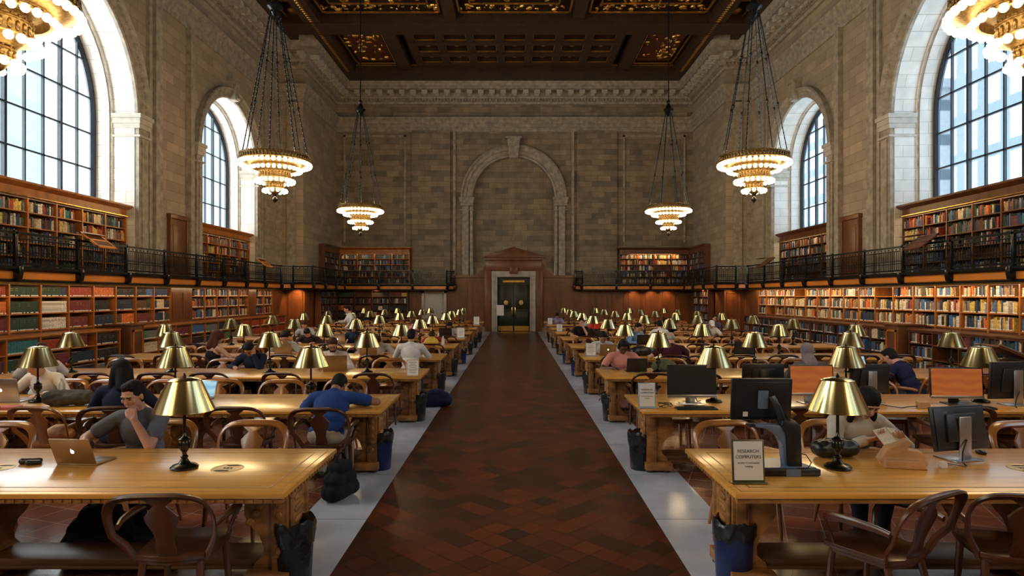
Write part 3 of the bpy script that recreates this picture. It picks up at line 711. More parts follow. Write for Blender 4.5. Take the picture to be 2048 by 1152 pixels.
# ---- chairs
def chair_parts(wood, wood2):
    P = {}
    b = MB()
    pts = [(-.20,-.20),(-.215,-.05),(-.235,.10),(-.225,.20),(-.12,.235),(0,.245),(.12,.235),(.225,.20),(.235,.10),(.215,-.05),(.20,-.20),(.1,-.235),(0,-.245),(-.1,-.235)]
    b.prism(pts, 'z', .425, .458); b.prism([(x*.9,y*.9) for x,y in pts], 'z', .395, .427)
    P['seat'] = b
    b = MB(); hoop = []
    for k in range(25):
        a = PI*(1-k/24); c_, s_ = math.cos(a), math.sin(a)
        x = .30*math.copysign(abs(c_)**.5, c_); z = .60+.255*abs(s_)**.5
        if k in (0,24): x *= .97
        hoop.append((x, -.235-.11*(z-.45)/.4-.03*s_, z))
    hoop = [(-.205,-.185,.43),(-.25,-.215,.52)]+hoop+[(.25,-.215,.52),(.205,-.185,.43)]
    rr = [.024,.024]+[.024+.022*math.sin(PI*k/24)**1.5 for k in range(25)]+[.024,.024]
    b.tube(hoop, rr, 8, flat=.42, up=(0,0,1) if False else None)
    P['back_hoop'] = b
    b = MB()
    sp = [(-.055,.45),(-.062,.50),(-.05,.56),(-.06,.62),(-.092,.69),(-.098,.73),(-.06,.775),(-.035,.80),(-.09,.845),(.09,.845),(.035,.80),(.06,.775),(.098,.73),(.092,.69),(.06,.62),(.05,.56),(.062,.50),(.055,.45)]
    tf = Matrix.Translation((0,-.215,.43))@Matrix.Rotation(math.radians(17),4,'X')@Matrix.Translation((0,0,-.43))
    b.prism(sp, 'y', -.009, .009, tf=tf); P['splat'] = b
    for s, nm in ((-1,'a'),(1,'b')):
        b = MB()
        b.tube([(s*.275,-.25,.64),(s*.29,-.18,.655),(s*.30,-.05,.66),(s*.30,.08,.655),(s*.285,.15,.63),(s*.25,.165,.57),(s*.225,.15,.50),(s*.215,.14,.44)], [.02,.022,.026,.026,.022,.018,.016,.018], 8, flat=.7)
        P['armrest'+nm] = b
    for k, (x0,y0,x1,y1,r0,r1) in enumerate(((-.185,.17,-.20,.20,.022,.014),(.185,.17,.20,.20,.022,.014),(-.165,-.17,-.20,-.26,.022,.014),(.165,-.17,.20,-.26,.022,.014))):
        b = MB(); b.tube([(x0,y0,.40),((x0+x1)/2,(y0+y1)/2,.2),(x1,y1,0)], [r0,(r0+r1)/2+.003,r1], 8); P['leg%d'%k] = b
    return P
def make_chair(mt, joined=False):
    P = chair_parts(mt, mt)
    if joined:
        b = MB()
        for q in P.values(): b.add(q.v, q.f)
        o = b.build('reading_chair', M[mt], None, smooth=40); return tag(o, 'x', 'chair')
    t = thing('reading_chair', 'x', 'chair')
    names = {'seat':'seat','back_hoop':'backrest','splat':'back_splat','armresta':'armrest','armrestb':'armrest'}
    for k, q in P.items(): q.build(names.get(k,'leg'), M[mt], t, bevel=.004 if k in ('seat','splat') else 0, smooth=40)
    return reg(t)
CH = {('chairwood',False): make_chair('chairwood'), ('chairgold',False): make_chair('chairgold'), ('chairwood',True): make_chair('chairwood',True), ('chairgold',True): make_chair('chairgold',True)}
chair_used = {k: False for k in CH}
def chair(x, y, rz, lab, mt='chairwood', far=False):
    P_ = CH[(mt,far)]
    if not chair_used[(mt,far)]:
        chair_used[(mt,far)] = True; P_.location = (x,y,0); P_.rotation_euler = (0,0,rz); P_['label'] = lab; P_['group'] = 'bow-backed reading chairs'; return P_
    return dup(P_, (x,y,0), rz, lab, 'bow-backed reading chairs')
# explicit chairs for the first rows: near side (backs to the camera), far side (facing it)
NEAR = {(-1,0):[-2.07], (-1,1):[-2.02,-2.87,-4.17,-4.86,-5.7], (-1,2):[-2.05,-3.38,-4.5,-5.25,-6.2,-7.1],
        (1,0):[2.25,3.05], (1,1):[2.9,4.62,5.5], (1,2):[2.0,2.75,3.6,4.4,5.3,5.95,6.9]}
FARS = {(-1,0):[-2.33,-3.2,-4.55], (-1,1):[-2.32,-3.07,-3.9,-4.6,-5.45,-6.15], (-1,2):[-2.18,-3.15,-4.45,-5.2,-6.0,-6.9],
        (1,0):[1.95,2.9,4.55], (1,1):[2.0,2.9,3.9,4.75], (1,2):[1.84,2.75,3.55,4.3,5.1,6.0,6.8]}
rng = random.Random(11)
CHPOS = []
for s in (-1,1):
    for i in range(NR):
        for side in ('near','far'):
            D = NEAR if side == 'near' else FARS
            if (s,i) in D: xs = D[(s,i)]
            else: xs = [s*(1.98+.78*k+rng.uniform(-.08,.08)) for k in range(8) if rng.random() < .88]
            xs = sorted(xs, key=abs)
            for k, x in enumerate(xs):
                jit = rng.uniform(-.12,.12)
                if side == 'near': y = rowF(i)+.02+(0 if i < 2 else rng.uniform(-.06,.06)); rz = jit
                else: y = rowF(i)+TD+.16+rng.uniform(-.03,.05); rz = PI+jit*1.5
                if (s,i,side) == (-1,0,'near'): y = rowF(0)+.02; rz = .06
                if (s,i,side) == (1,0,'near'): rz = (.5,-.3)[k]; y = rowF(0)-.02
                if (s,i,side,k) == (-1,1,'near',0): y -= .02
                CHPOS.append((s,i,side,k,x,y,rz))
for (s,i,side,k,x,y,rz) in CHPOS:
    mt = 'chairgold' if side == 'far' or rng.random() < .12 else 'chairwood'
    if i == 0 and side == 'near': mt = 'chairwood'
    col = 'honey brown' if mt == 'chairgold' else 'dark brown'
    chair(x, y, rz, '%s bow-backed chair, %s from the aisle, %s side of %s %s table' % (col, ordn(k), side, ordn(i), SIDE[s]), mt, i >= 3)
for k, u in chair_used.items():
    if not u: bpy.data.objects.remove(CH[k])
# ---- chandeliers
def make_chandelier():
    t = thing('chandelier', 'x', 'chandelier')   # origin at the rim, hangs from above
    def band(r, z0, z1, name):
        b = MB(); b.lathe([(r-.03,z0),(r+.02,z0),(r+.03,z0+.02),(r,z0+.035),(r,z1-.03),(r+.025,z1-.015),(r+.02,z1),(r-.03,z1)], 48, cap=False)
        b.lathe([(r-.03,z1),(r-.035,z0)],48,cap=False)
        n_ = int(2*PI*r/.085)
        for k in range(n_):
            a = 2*PI*k/n_; b.ell((r*math.cos(a)*1.01,r*math.sin(a)*1.01,(z0+z1)/2),(.028,.028,(z1-z0)*.3),6,4)
            b.ell(((r+.01)*math.cos(a+.04),(r+.01)*math.sin(a+.04),z1+.01),(.014,.014,.022),5,3)
        return b.build(name, M['gilt'], t, smooth=50)
    band(.83,-.0,.17,'rim_band'); band(.57,-.18,-.09,'middle_band'); band(.37,-.43,-.22,'neck_band'); band(.20,-.68,-.54,'lower_band')
    b = MB(); b.lathe([(.80,.0),(.62,-.06),(.40,-.10),(.01,-.10),(.01,-.12),(.40,-.13),(.62,-.09),(.80,-.03)],40,cap=False)
    b.lathe([(.37,-.42),(.25,-.50),(.19,-.55),(.01,-.55)],32,cap=False); b.lathe([(.37,-.13),(.37,-.24)],32,cap=False); b.lathe([(.20,-.66),(.12,-.76),(.05,-.82),(.01,-.82)],24,cap=False)
    b.build('bowl', M['gilt'], t, smooth=50)
    MB().lathe([(.01,-.80),(.05,-.82),(.025,-.86),(.03,-.89),(.065,-.92),(.07,-.96),(.04,-.99),(.015,-1.01),(.001,-1.05)],14).build('finial', M['bronze'], t)
    for R_, z, n_, rb in ((.86,-.06,40,.054),(.63,-.20,30,.05),(.455,-.49,22,.052),(.27,-.73,13,.05)):
        for k in range(n_):
            a = 2*PI*k/n_
            b = MB(); b.ell((0,0,0),(rb,rb,rb*1.05),8,6); 
            o = bpy.data.objects.new('globe_bulb', BULB.setdefault(rb, b.mesh('globe_bulb',[M['bulb']],smooth=180))); C.objects.link(o); o.parent = t; o.location = (R_*math.cos(a),R_*math.sin(a),z)
    for k in range(8):
        a = 2*PI*k/8+.2
        b = MB(); p0 = Vector((.8*math.cos(a),.8*math.sin(a),.15)); p1 = Vector((.10*math.cos(a),.10*math.sin(a),HUB-5.39))
        b.tube([p0,p1],.013,5)
        for f in (.33,.66):
            q = p0.lerp(p1,f); b.ell(q,(.035,.035,.05),6,4)
        for f in range(1,30): q = p0.lerp(p1,f/30); b.ell(q,(.02,.02,.03),4,3)
        b.build('hanging_chain', M['iron'], t, smooth=40)
    h = HUB-5.39
    MB().lathe([(.01,h-.25),(.06,h-.2),(.14,h-.05),(.2,h),(.2,h+.05),(.12,h+.1),(.06,h+.25),(.09,h+.32),(.02,h+.42),(.01,h+.42)],16).build('hub', M['iron'], t)
    MB().tube([(0,0,h+.4),(0,0,ZC+.3-5.39)],.022,6).build('rod', M['iron'], t)
    MB().lathe([(.01,ZC+.2-5.39),(.2,ZC+.2-5.39),(.25,ZC+.3-5.39),(.01,ZC+.3-5.39)],16).build('ceiling_rose', M['gilt'], t)
    return reg(t)
BULB = {}; HUB = 9.33
CHAND = make_chandelier()
names = {0:'nearest',1:'middle',2:'farthest'}
first = True
CHL = [(s*6.1, 7.25+9.05*k, k, s) for s in (-1,1) for k in range(3)]
CHL = [(s*(6.0 if k == 0 else 6.1), 7.35 if k == 0 else y, k, s) for (x,y,k,s) in CHL]
for (x,y,k,s) in CHL:
    lab = '%s lit tiered chandelier in the %s row, hung on long chains' % (names[k], SIDE[s])
    if first: CHAND.location = (x,y,5.39); CHAND['label'] = lab; CHAND['group'] = 'lit chandeliers'; first = False
    else: dup(CHAND, (x,y,5.39), 0, lab, 'lit chandeliers')
# ------------------------------------------------------------------ bookcases and books
PAL = dict(dark_green=(.025,.06,.035), black=(.018,.018,.022), navy=(.02,.04,.11), red=(.36,.045,.02), maroon=(.17,.03,.03), brown=(.12,.05,.025), orange=(.65,.16,.03),
    cream=(.62,.50,.30), white=(.68,.64,.56), blue=(.05,.14,.32), teal=(.03,.17,.19), grey=(.16,.16,.16), yellow=(.62,.42,.08), tan=(.36,.2,.09), green=(.06,.2,.09), dark_blue=(.02,.03,.06))
PK = list(PAL)
BMAT = {}
for k, c in PAL.items():
    m, t, bb = nt('book_cloth_'+k)
    tc = N(t,'ShaderNodeTexCoord'); wv = N(t,'ShaderNodeTexNoise'); wv.inputs['Scale'].default_value = 24
    t.links.new(tc.outputs['Object'], wv.inputs['Vector'])
    r = N(t,'ShaderNodeValToRGB'); r.color_ramp.elements[0].color = [x*.7 for x in c]+[1]; r.color_ramp.elements[1].color = [min(1,x*1.3) for x in c]+[1]; r.color_ramp.elements[0].position=.35; r.color_ramp.elements[1].position=.65
    t.links.new(wv.outputs['Fac'], r.inputs[0]); t.links.new(r.outputs[0], bb.inputs['Base Color']); bb.inputs['Roughness'].default_value = .6
    BMAT[k] = m
GOLDB = mat('gold_spine_lettering', (.55,.38,.12), .4, metal=.6, var=.2)
BMATS = [BMAT[k] for k in PK]+[M['pages'], M['label'], GOLDB]
BOOKS = []      # (matrix, x, z, thick, height, depth, color, lean, label key)
def run_colors(style, w, rg):
    out = []; x = 0
    sch = None
    if style == 'sets':      # long uniform sets
        main = rg.choice(['dark_green','black','red','navy','dark_blue','maroon','black','dark_green','white','brown','dark_blue','blue'])
        while x < w*.93:
            if rg.random() < .035: main = rg.choice(PK)
            out.append(main); x += .042
    return out
K1, K2, K3 = 'tall left case, nearest run', 'low left case, nearest run', 'low left case, farther run'
FORCE = {(K1,2,0):'red',(K1,2,1):'orange',(K1,2,2):'maroon',(K1,3,0):'dark_green',(K1,3,1):'dark_green',(K1,3,2):'dark_green',(K1,4,0):'dark_green',(K1,4,1):'white',(K1,4,2):'white',
    (K1,5,0):'red',(K1,5,1):'maroon',(K1,5,2):'maroon',(K1,6,0):'orange',(K1,6,1):'black',(K1,6,2):'dark_blue',(K1,7,0):'black',(K1,7,1):'dark_blue',(K1,7,2):'brown',
    (K2,2,0):'teal',(K2,2,1):'dark_green',(K2,3,0):'red',(K2,3,1):'maroon',(K2,4,0):'maroon',(K2,5,0):'black',(K2,5,1):'black',(K2,5,2):'grey',
    (K3,0,0):'green',(K3,0,1):'cream',(K3,1,0):'red',(K3,2,0):'maroon',(K3,3,0):'blue',(K3,4,0):'grey',(K3,5,0):'dark_blue'}
FORCE.update({(K3,i,j):'red' for i in (7,8,9,10,11) for j in (0,1)})
def fill_shelf(T, x0, x1, z, hmax, dep, style, key, rg, frac=1.0):
    x = x0+.012; end = x0+(x1-x0)*frac-.01
    if style == 'sets': main = rg.choice(['dark_green','black','red','navy','dark_blue','maroon','black','dark_green','brown','dark_blue','blue','red']); th0 = rg.uniform(.035,.055); h0 = rg.uniform(.74,.88)*hmax
    fm = FORCE.get(key[:3])
    if fm and style == 'sets': main = fm
    k = 0
    while x < end:
        if style == 'sets':
            if rg.random() < (.008 if fm else .04): main = rg.choice(PK); th0 = rg.uniform(.03,.055); h0 = rg.uniform(.68,.9)*hmax
            c = main; th = th0*rg.uniform(.96,1.04); h = h0*rg.uniform(.985,1.01)
        else:
            pool = {'mixed': ['black','dark_green','navy','red','maroon','brown','orange','cream','white','blue','grey','tan','dark_blue','yellow','black','dark_blue','teal'],
                    'warm': ['cream','white','orange','cream','tan','red','navy','black','blue','yellow','brown','cream','grey','dark_green','white','dark_blue','tan'],
                    'darkm': ['black','navy','dark_blue','black','grey','dark_green','brown','maroon','cream','blue','black']}[style]
            if k == 0 or rg.random() > .35: c = rg.choice(pool)
            th = rg.uniform(.022,.058); h = hmax*rg.uniform(.62,.93)
        if x+th > x1-.008: break
        if style != 'sets' and rg.random() < .02: x += rg.uniform(.05,.15); 
        lean = rg.uniform(.05,.16) if (style != 'sets' and rg.random() < .06) else 0
        if lean: x += h*math.sin(lean)
        if x+th > x1-.008: break
        k += 1
        BOOKS.append((T, x, z, th, h, dep*rg.uniform(.86,.97), c, lean, key, k))
        x += th+.0015
def bookcase(label, rot, ox, oy, nb, bw, shelves, topz, depth, side, wood, style, zbase=0, cornice=None, ledge=None, seed=1, skip=(), nm='bookcase', key='', backwood=None, head=0, frac=None, endp=True):
    """local x along the run, front at y=0, back at +depth. shelves: list of (z, clear height)."""
    t = thing(nm, label, 'bookcase', (ox,oy,0), rot)
    T = Matrix.Translation((ox,oy,0))@Matrix.Rotation(rot,4,'Z')
    L = nb*bw; rg = random.Random(seed)
    b = MB(); b.box(0,L,depth-.02,depth,zbase,topz); b.box(0,L,0,depth,topz-.04,topz); b.box(0,L,.02,depth,zbase,zbase+.08)
    b.build('case_back', M[backwood or wood], t, smooth=0)
    for i in range(nb+1):
        if i in (0,nb) and not endp: continue
        MB().box(i*bw-.02,i*bw+.02,-.008,depth-.02,zbase,topz).build('upright', M[wood], t, smooth=0)
    for i in range(nb):
        for j, (z,hc) in enumerate(shelves):
            MB().box(i*bw+.02,(i+1)*bw-.02,.0,depth-.02,z-.025,z).build('shelf', M[wood], t, smooth=0)
            if (i,j) in skip: continue
            st = style if isinstance(style,str) else style[j%len(style)]
            if rg.random() < .03 and (key,i,j) not in FORCE: continue
            fill_shelf(T, i*bw+.02, (i+1)*bw-.02, z, hc, min(.2,depth-.06), st, (key, i, j, len(shelves), nb), rg, 1.0 if rg.random()<.75 else rg.uniform(.6,.95))
    if cornice:
        b = MB(); c0, c1, pr = cornice
        b.box(-.03,L+.03,-.03,depth,c0,c0+.05); b.box(0,L,-.01,depth,c0+.05,c1-.12); b.prism([(-pr,c1),(-pr,c1-.05),(-pr*.5,c1-.10),(-.02,c1-.13),(depth,c1-.13),(depth,c1)], 'x', -pr*.6, L+pr*.6)
        b.build('cornice', M[wood], t, smooth=0)
    if ledge:
        MB().box(-.02,L+.02,-.03,depth+ledge,topz,topz+.04).build('ledge', M[wood], t, bevel=.006)
    return t
XB = 10.82   # front of the tall lower cases
BW = .918
LOWZ = [(1.98,.27),(1.60,.33),(1.22,.33)]
CTRZ = [(.80,.31),(.44,.31),(.08,.31)]
YA = 10.95   # first upright
# left tall cases: three runs broken by dark wooden panels
rots = {-1: PI/2, 1: -PI/2}
def side_case(s, y0, nb, **k):
    X = k.pop('X')
    # rot +90: local x -> +Y ; rot -90: local x -> -Y so start at the far end
    oy = y0 if s < 0 else y0+nb*BW
    return bookcase(rot=rots[s], ox=s*X, oy=oy, nb=nb, bw=BW, **k)
side_case(-1, YA, 10, X=XB, shelves=LOWZ, topz=2.28, depth=.42, side=-1, wood='casewood', style='sets', zbase=1.15, seed=3, backwood='casedark', key='tall left case, nearest run', label='tall oak bookcase under the left gallery, nearest run of bays')
side_case(-1, 21.45, 5, X=XB, shelves=LOWZ, topz=2.28, depth=.42, side=-1, wood='casewood', style='mixed', zbase=1.15, seed=4, backwood='casedark', key='tall left case, middle run', label='tall oak bookcase under the left gallery, middle run of bays')
side_case(-1, 26.75, 2, X=XB, shelves=LOWZ, topz=2.28, depth=.42, side=-1, wood='casewood', style='mixed', zbase=1.15, seed=5, backwood='casedark', key='tall left case, farthest run', label='tall oak bookcase under the left gallery, farthest short run')
side_case(1, YA, 19, X=XB, shelves=LOWZ, topz=2.28, depth=.42, side=1, wood='casewood', style='warm', zbase=1.15, seed=6, backwood='casedark', key='tall right wall case', label='long tall oak bookcase under the right gallery full of pale books')
b = MB(); b.box(-11.2,-XB+.02,20.13,21.45,0,2.3); b.box(-11.2,-XB+.02,26.04,26.75,0,2.3); b.box(-11.2,-XB+.02,28.59,YP-.1,0,2.3); b.box(XB-.02,11.2,28.4,YP-.1,0,2.3)
for y0,y1 in ((20.2,20.75),(20.83,21.38)): b.box(-XB-.0,-XB+.04,y0,y1,1.3,2.1)
struct(b.build('trim_10', M['panel'], smooth=0))
XL = 10.15
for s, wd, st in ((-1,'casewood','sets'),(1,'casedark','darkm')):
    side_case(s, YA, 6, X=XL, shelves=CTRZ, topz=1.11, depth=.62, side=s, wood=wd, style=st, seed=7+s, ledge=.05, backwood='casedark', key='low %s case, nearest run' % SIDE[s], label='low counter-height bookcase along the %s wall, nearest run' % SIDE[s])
    side_case(s, 17.35, 12, X=XL, shelves=CTRZ, topz=1.11, depth=.62, side=s, wood=wd, style=st, seed=17+s, ledge=.05, backwood='casedark', key='low %s case, farther run' % SIDE[s], label='low counter-height bookcase along the %s wall, farther run' % SIDE[s])
    # end kiosk between the runs
    k = thing('wooden_kiosk', 'dark wooden kiosk standing between the low bookcase runs on the %s' % SIDE[s], 'cabinet', (s*10.3,16.9,0))
    b = MB(); b.box(-.35,.35,-.3,.3,0,1.2); b.build('body', M['casedark'], k, bevel=.01)
    b = MB(); b.prism([(-.33,1.2),(.33,1.2),(.33,1.25),(-.33,1.25)], 'x', -.38, .38); b.build('top', M['casedark'], k, bevel=.01)
    b = MB()
    xf = -s*.36
    for (y0,y1,z0,z1) in ((-.23,.23,.15,.2),(-.23,.23,1.05,1.1),(-.23,-.18,.15,1.1),(.18,.23,.15,1.1)): b.box(xf-.012,xf+.012,y0,y1,z0,z1)
    b.build('moulding', M['casewood'], k, smooth=0)
    # upper cases in the window bays
    UZ = [(3.98,.29),(3.62,.32),(3.26,.32),(2.93,.29),(2.62,.27)]
    for (c,r,nb,nmr) in ((15.6,3.35,7,'near'),(25.4,2.35,5,'far')):
        bwid = 2*r/nb
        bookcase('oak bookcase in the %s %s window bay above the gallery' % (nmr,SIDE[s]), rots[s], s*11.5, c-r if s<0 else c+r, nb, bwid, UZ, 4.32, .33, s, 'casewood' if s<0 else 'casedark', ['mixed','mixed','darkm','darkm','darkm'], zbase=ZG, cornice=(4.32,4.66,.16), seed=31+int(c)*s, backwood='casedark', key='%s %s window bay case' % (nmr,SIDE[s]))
# end wall cases and the narrow side bays
for s in (-1,1):
    x0 = -9.72 if s<0 else 5.85
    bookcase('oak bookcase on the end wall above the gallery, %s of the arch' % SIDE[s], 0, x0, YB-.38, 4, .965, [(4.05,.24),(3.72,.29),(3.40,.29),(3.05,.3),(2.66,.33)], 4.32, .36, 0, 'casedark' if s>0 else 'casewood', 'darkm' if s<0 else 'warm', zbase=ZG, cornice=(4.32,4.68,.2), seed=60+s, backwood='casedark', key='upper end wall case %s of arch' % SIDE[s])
    bookcase('dark bookcase in the narrow end bay, %s side above the gallery' % SIDE[s], rots[s], s*(XP-.02-.3), 32.8 if s<0 else 35.5, 3, .9, [(4.05,.24),(3.72,.29),(3.40,.29),(3.05,.3),(2.66,.33)], 4.32, .3, s, 'casedark', 'darkm', zbase=ZG, cornice=(4.32,4.66,.1), seed=64+s, key='narrow %s end bay case' % SIDE[s])
bookcase('low bookcase on the end wall under the gallery, left of the doors', 0, -9.75, YB-.8, 4, .965, [(1.95,.27),(1.58,.31),(1.2,.31),(.82,.31),(.45,.3),(.1,.3)], 2.28, .42, 0, 'casedark', ['sets','darkm'], seed=70, key='end wall case under the gallery', head=0)
bookcase('small dark bookcase on the left pier return under the gallery', PI/2, -9.55, 31.6, 3, .9, [(1.95,.27),(1.58,.31),(1.2,.31),(.82,.31),(.45,.3)], 2.28, .3, 0, 'casedark', 'darkm', seed=71, key='left pier return case')
bookcase('small dark bookcase on the right pier return under the gallery', -PI/2, 9.55, 34.3, 3, .9, [(1.95,.27),(1.58,.31),(1.2,.31),(.82,.31),(.45,.3)], 2.28, .3, 0, 'casedark', 'darkm', seed=72, key='right pier return case')
# split: 300 that show largest are objects of their own
def proj(p): return VX+F*p.x/p.y, VY-F*(p.z-H)/p.y
def book_geo(b, T, x, z, th, h, dep, c, lean, near):
    Tl = T@Matrix.Translation((x,0,z))
    if lean: Tl = Tl@Matrix.Rotation(-lean,4,'Y')
    y0 = .02+(.2-dep)*.2
    ci = PK.index(c); pg, lb, gd = len(PK), len(PK)+1, len(PK)+2
    if near:
        r = min(.006, th*.25)
        b.prism([(0,y0+r),(r*.8,y0+.001),(th/2,y0-.003),(th-r*.8,y0+.001),(th,y0+r),(th,y0+dep),(th-.003,y0+dep),(th-.003,y0+r),(.003,y0+r),(.003,y0+dep),(0,y0+dep)], 'z', 0, h, ci, Tl)
        b.box(.003,th-.003,y0+r,y0+dep-.004,.003,h-.004,pg,Tl)
    else:
        vs = [(0,y0,0),(th,y0,0),(th,y0,h),(0,y0,h),(0,y0+dep,0),(th,y0+dep,0),(th,y0+dep,h),(0,y0+dep,h)]
        b.add(vs, [(0,1,2,3),(1,5,6,2),(4,0,3,7)], ci, Tl); b.add(vs, [(3,2,6,7)], pg, Tl)
    def patch(z0,z1,mi,ins=.0):
        yy = y0-.0045
        b.add([(ins,yy,z0),(th-ins,yy,z0),(th-ins,yy,z1),(ins,yy,z1)], [(0,1,2,3)], mi, Tl)
    return patch
sc = []
for B in BOOKS:
    T, x, z, th, h, dep, c, lean, key, k = B
    p = T@Vector((x,0,z+h/2)); q = T@Vector((x+th,0,z+h/2))
    a0, b0 = proj(p); a1, _ = proj(q)
    vis = -5 < a0 < 2050 and -5 < a1 < 2050 and 0 < b0 < 1150
    if p.z < 1.15: vis = vis and (a0 < 235 and a0 > 165 or a0 > 285 and a0 < 420)
    area = abs(a1-a0)*F*h/p.y if vis else 0
    sc.append((area, B))
sc.sort(key=lambda t_: -t_[0])
lkey = {}
cols = {k: k.replace('_',' ') for k in PK}
mass = MB()
LABELC = {'dark_green','black','navy','red','dark_blue','maroon','blue','brown'}
def near_ord(key):
    kk, i, j, ns, nb = key
    if ('right' in kk) and 'end wall' not in kk: i = nb-1-i
    return i
def deco(patch, B, near):
    T, x, z, th, h, dep, c, lean, key, k = B
    rr = random.Random(int(x*1e4)+int(z*100)+k)
    if key[0].startswith(('tall','low')) and rr.random() < .8: patch(.004, .03, len(PK)+1, .001)
    if c in LABELC and near and rr.random() < .3:
        g = .78*h; patch(g, g+.006, len(PK)+2, .004); patch(g-.04, g-.034, len(PK)+2, .004)
    elif c in ('white','cream') and near: g = .72*h; patch(g, g+.02, PK.index('tan'), .008)
for n_, (area, B) in enumerate(sc):
    T, x, z, th, h, dep, c, lean, key, k = B
    if n_ < 300 and area > 0:
        kk, i, j, ns, nb = key
        b = MB(); p = book_geo(b, Matrix.Identity(4), 0, 0, th, h, dep, c, 0, True); deco(p, B, True)
        o = b.build('book', BMATS, None, smooth=0)
        Tl = T@Matrix.Translation((x,0,z))
        if lean: Tl = Tl@Matrix.Rotation(-lean,4,'Y')
        o.matrix_world = Tl
        o.data.materials.clear()
        used = sorted(set(b.m)); mp_ = {m_: q for q, m_ in enumerate(used)}
        for m_ in used: o.data.materials.append(BMATS[m_])
        o.data.polygons.foreach_set('material_index', [mp_[m_] for m_ in [pp for pp in b.m]] if len(o.data.polygons)==len(b.m) else [0]*len(o.data.polygons))
        shelf = 'top' if j == 0 else ('bottom' if j == ns-1 else ordn(j))
        tag(o, '%s book %s from left, %s shelf, %s-nearest bay, %s' % (cols[c], ordn(k-1), shelf, ordn(near_ord(key)), kk), 'book', 'books on the shelves of the '+kk)
    else:
        p = book_geo(mass, T, x, z, th, h, dep, c, lean, False); deco(p, B, T.translation.y < 26 and area > 20)
o = mass.build('shelved_books', BMATS, None, smooth=0)
tag(o, 'thousands of smaller and farther books filling all the bookcases', 'books', None, 'stuff')
print('books', len(BOOKS))
# ------------------------------------------------------------------ organic shapes, people
dgr = bpy.context.evaluated_depsgraph_get
def organic(mb, name, mt, parent=None, voxel=.01, it=3, loc=(0,0,0), rotz=0, noise=0):
    me = bpy.data.meshes.new(name+'_src'); me.from_pydata(mb.v, [], mb.f)
    bm = bmesh.new(); bm.from_mesh(me); bmesh.ops.recalc_face_normals(bm, faces=bm.faces); bm.to_mesh(me); bm.free()
    o = bpy.data.objects.new(name+'_src', me); C.objects.link(o)
    r = o.modifiers.new('r','REMESH'); r.mode = 'VOXEL'; r.voxel_size = voxel
    if noise:
        tx = bpy.data.textures.new('n','CLOUDS'); tx.noise_scale = noise[1]
        d = o.modifiers.new('d','DISPLACE'); d.texture = tx; d.strength = noise[0]; d.texture_coords = 'LOCAL'
    s = o.modifiers.new('s','SMOOTH'); s.factor = .5; s.iterations = it
    ev = o.evaluated_get(dgr()); m2 = bpy.data.meshes.new_from_object(ev); m2.name = name
    bpy.data.objects.remove(o); bpy.data.meshes.remove(me)
    m2.materials.clear(); m2.materials.append(mt)
    m2.polygons.foreach_set('use_smooth', [True]*len(m2.polygons))
    q = bpy.data.objects.new(name, m2); C.objects.link(q); q.location = loc; q.rotation_euler = (0,0,rotz)
    if parent is not None: q.parent = parent
    return q
def ik(S, T, l1, l2, hint):
    S = Vector(S); T = Vector(T); d = T-S; L = min(d.length, (l1+l2)*.995); d.normalize(); T = S+d*L
    a = (l1*l1-l2*l2+L*L)/(2*L); h = math.sqrt(max(0,l1*l1-a*a)); hv = Vector(hint); hv = (hv-d*hv.dot(d)).normalized()
    return S+d*a+hv*h, T
def hand(mb, wr, dr, pn, sd, curl=.5, infl=0, sc=1.0, thumb=1):
    """wrist, finger direction, palm normal (palm faces pn), sd=+1 when the thumb lies on cross(dr,pn) side"""
    wr = Vector(wr); dr = Vector(dr).normalized(); pn = Vector(pn); pn = (pn-dr*pn.dot(dr)).normalized(); ac = dr.cross(pn)*sd
    for k in range(4):
        o = (.5-k/3)*.062*sc if False else (1.5-k)*.0205*sc
        kn = wr+dr*(.088-.006*abs(k-1))*sc+ac*o
        mb.cap(wr+dr*.008+ac*o*.6, kn, .0165*sc+infl, .0125*sc+infl, 8)
        ln = (.9,1,.94,.76)[k]; p = kn; ang = 0
        for q, l in enumerate((.042,.027,.021)):
            ang += curl*(.75 if q == 0 else 1)
            dd = dr*math.cos(ang)+pn*math.sin(ang)
            p2 = p+dd*l*ln*sc; mb.cap(p, p2, (.0098-.0008*q)*sc+infl, (.0092-.001*q)*sc+infl, 8); p = p2
    p = wr+dr*.022*sc+ac*.026*sc+pn*.006
    for q, (l, r) in enumerate(((.042,.0145),(.032,.0115),(.025,.0095))):
        dd = (dr*(.75+.12*q)+ac*(.62-.3*q*thumb)+pn*(.28+.15*q)).normalized(); p2 = p+dd*l*sc; mb.cap(p, p2, r*sc, (r-.0015)*sc, 8); p = p2
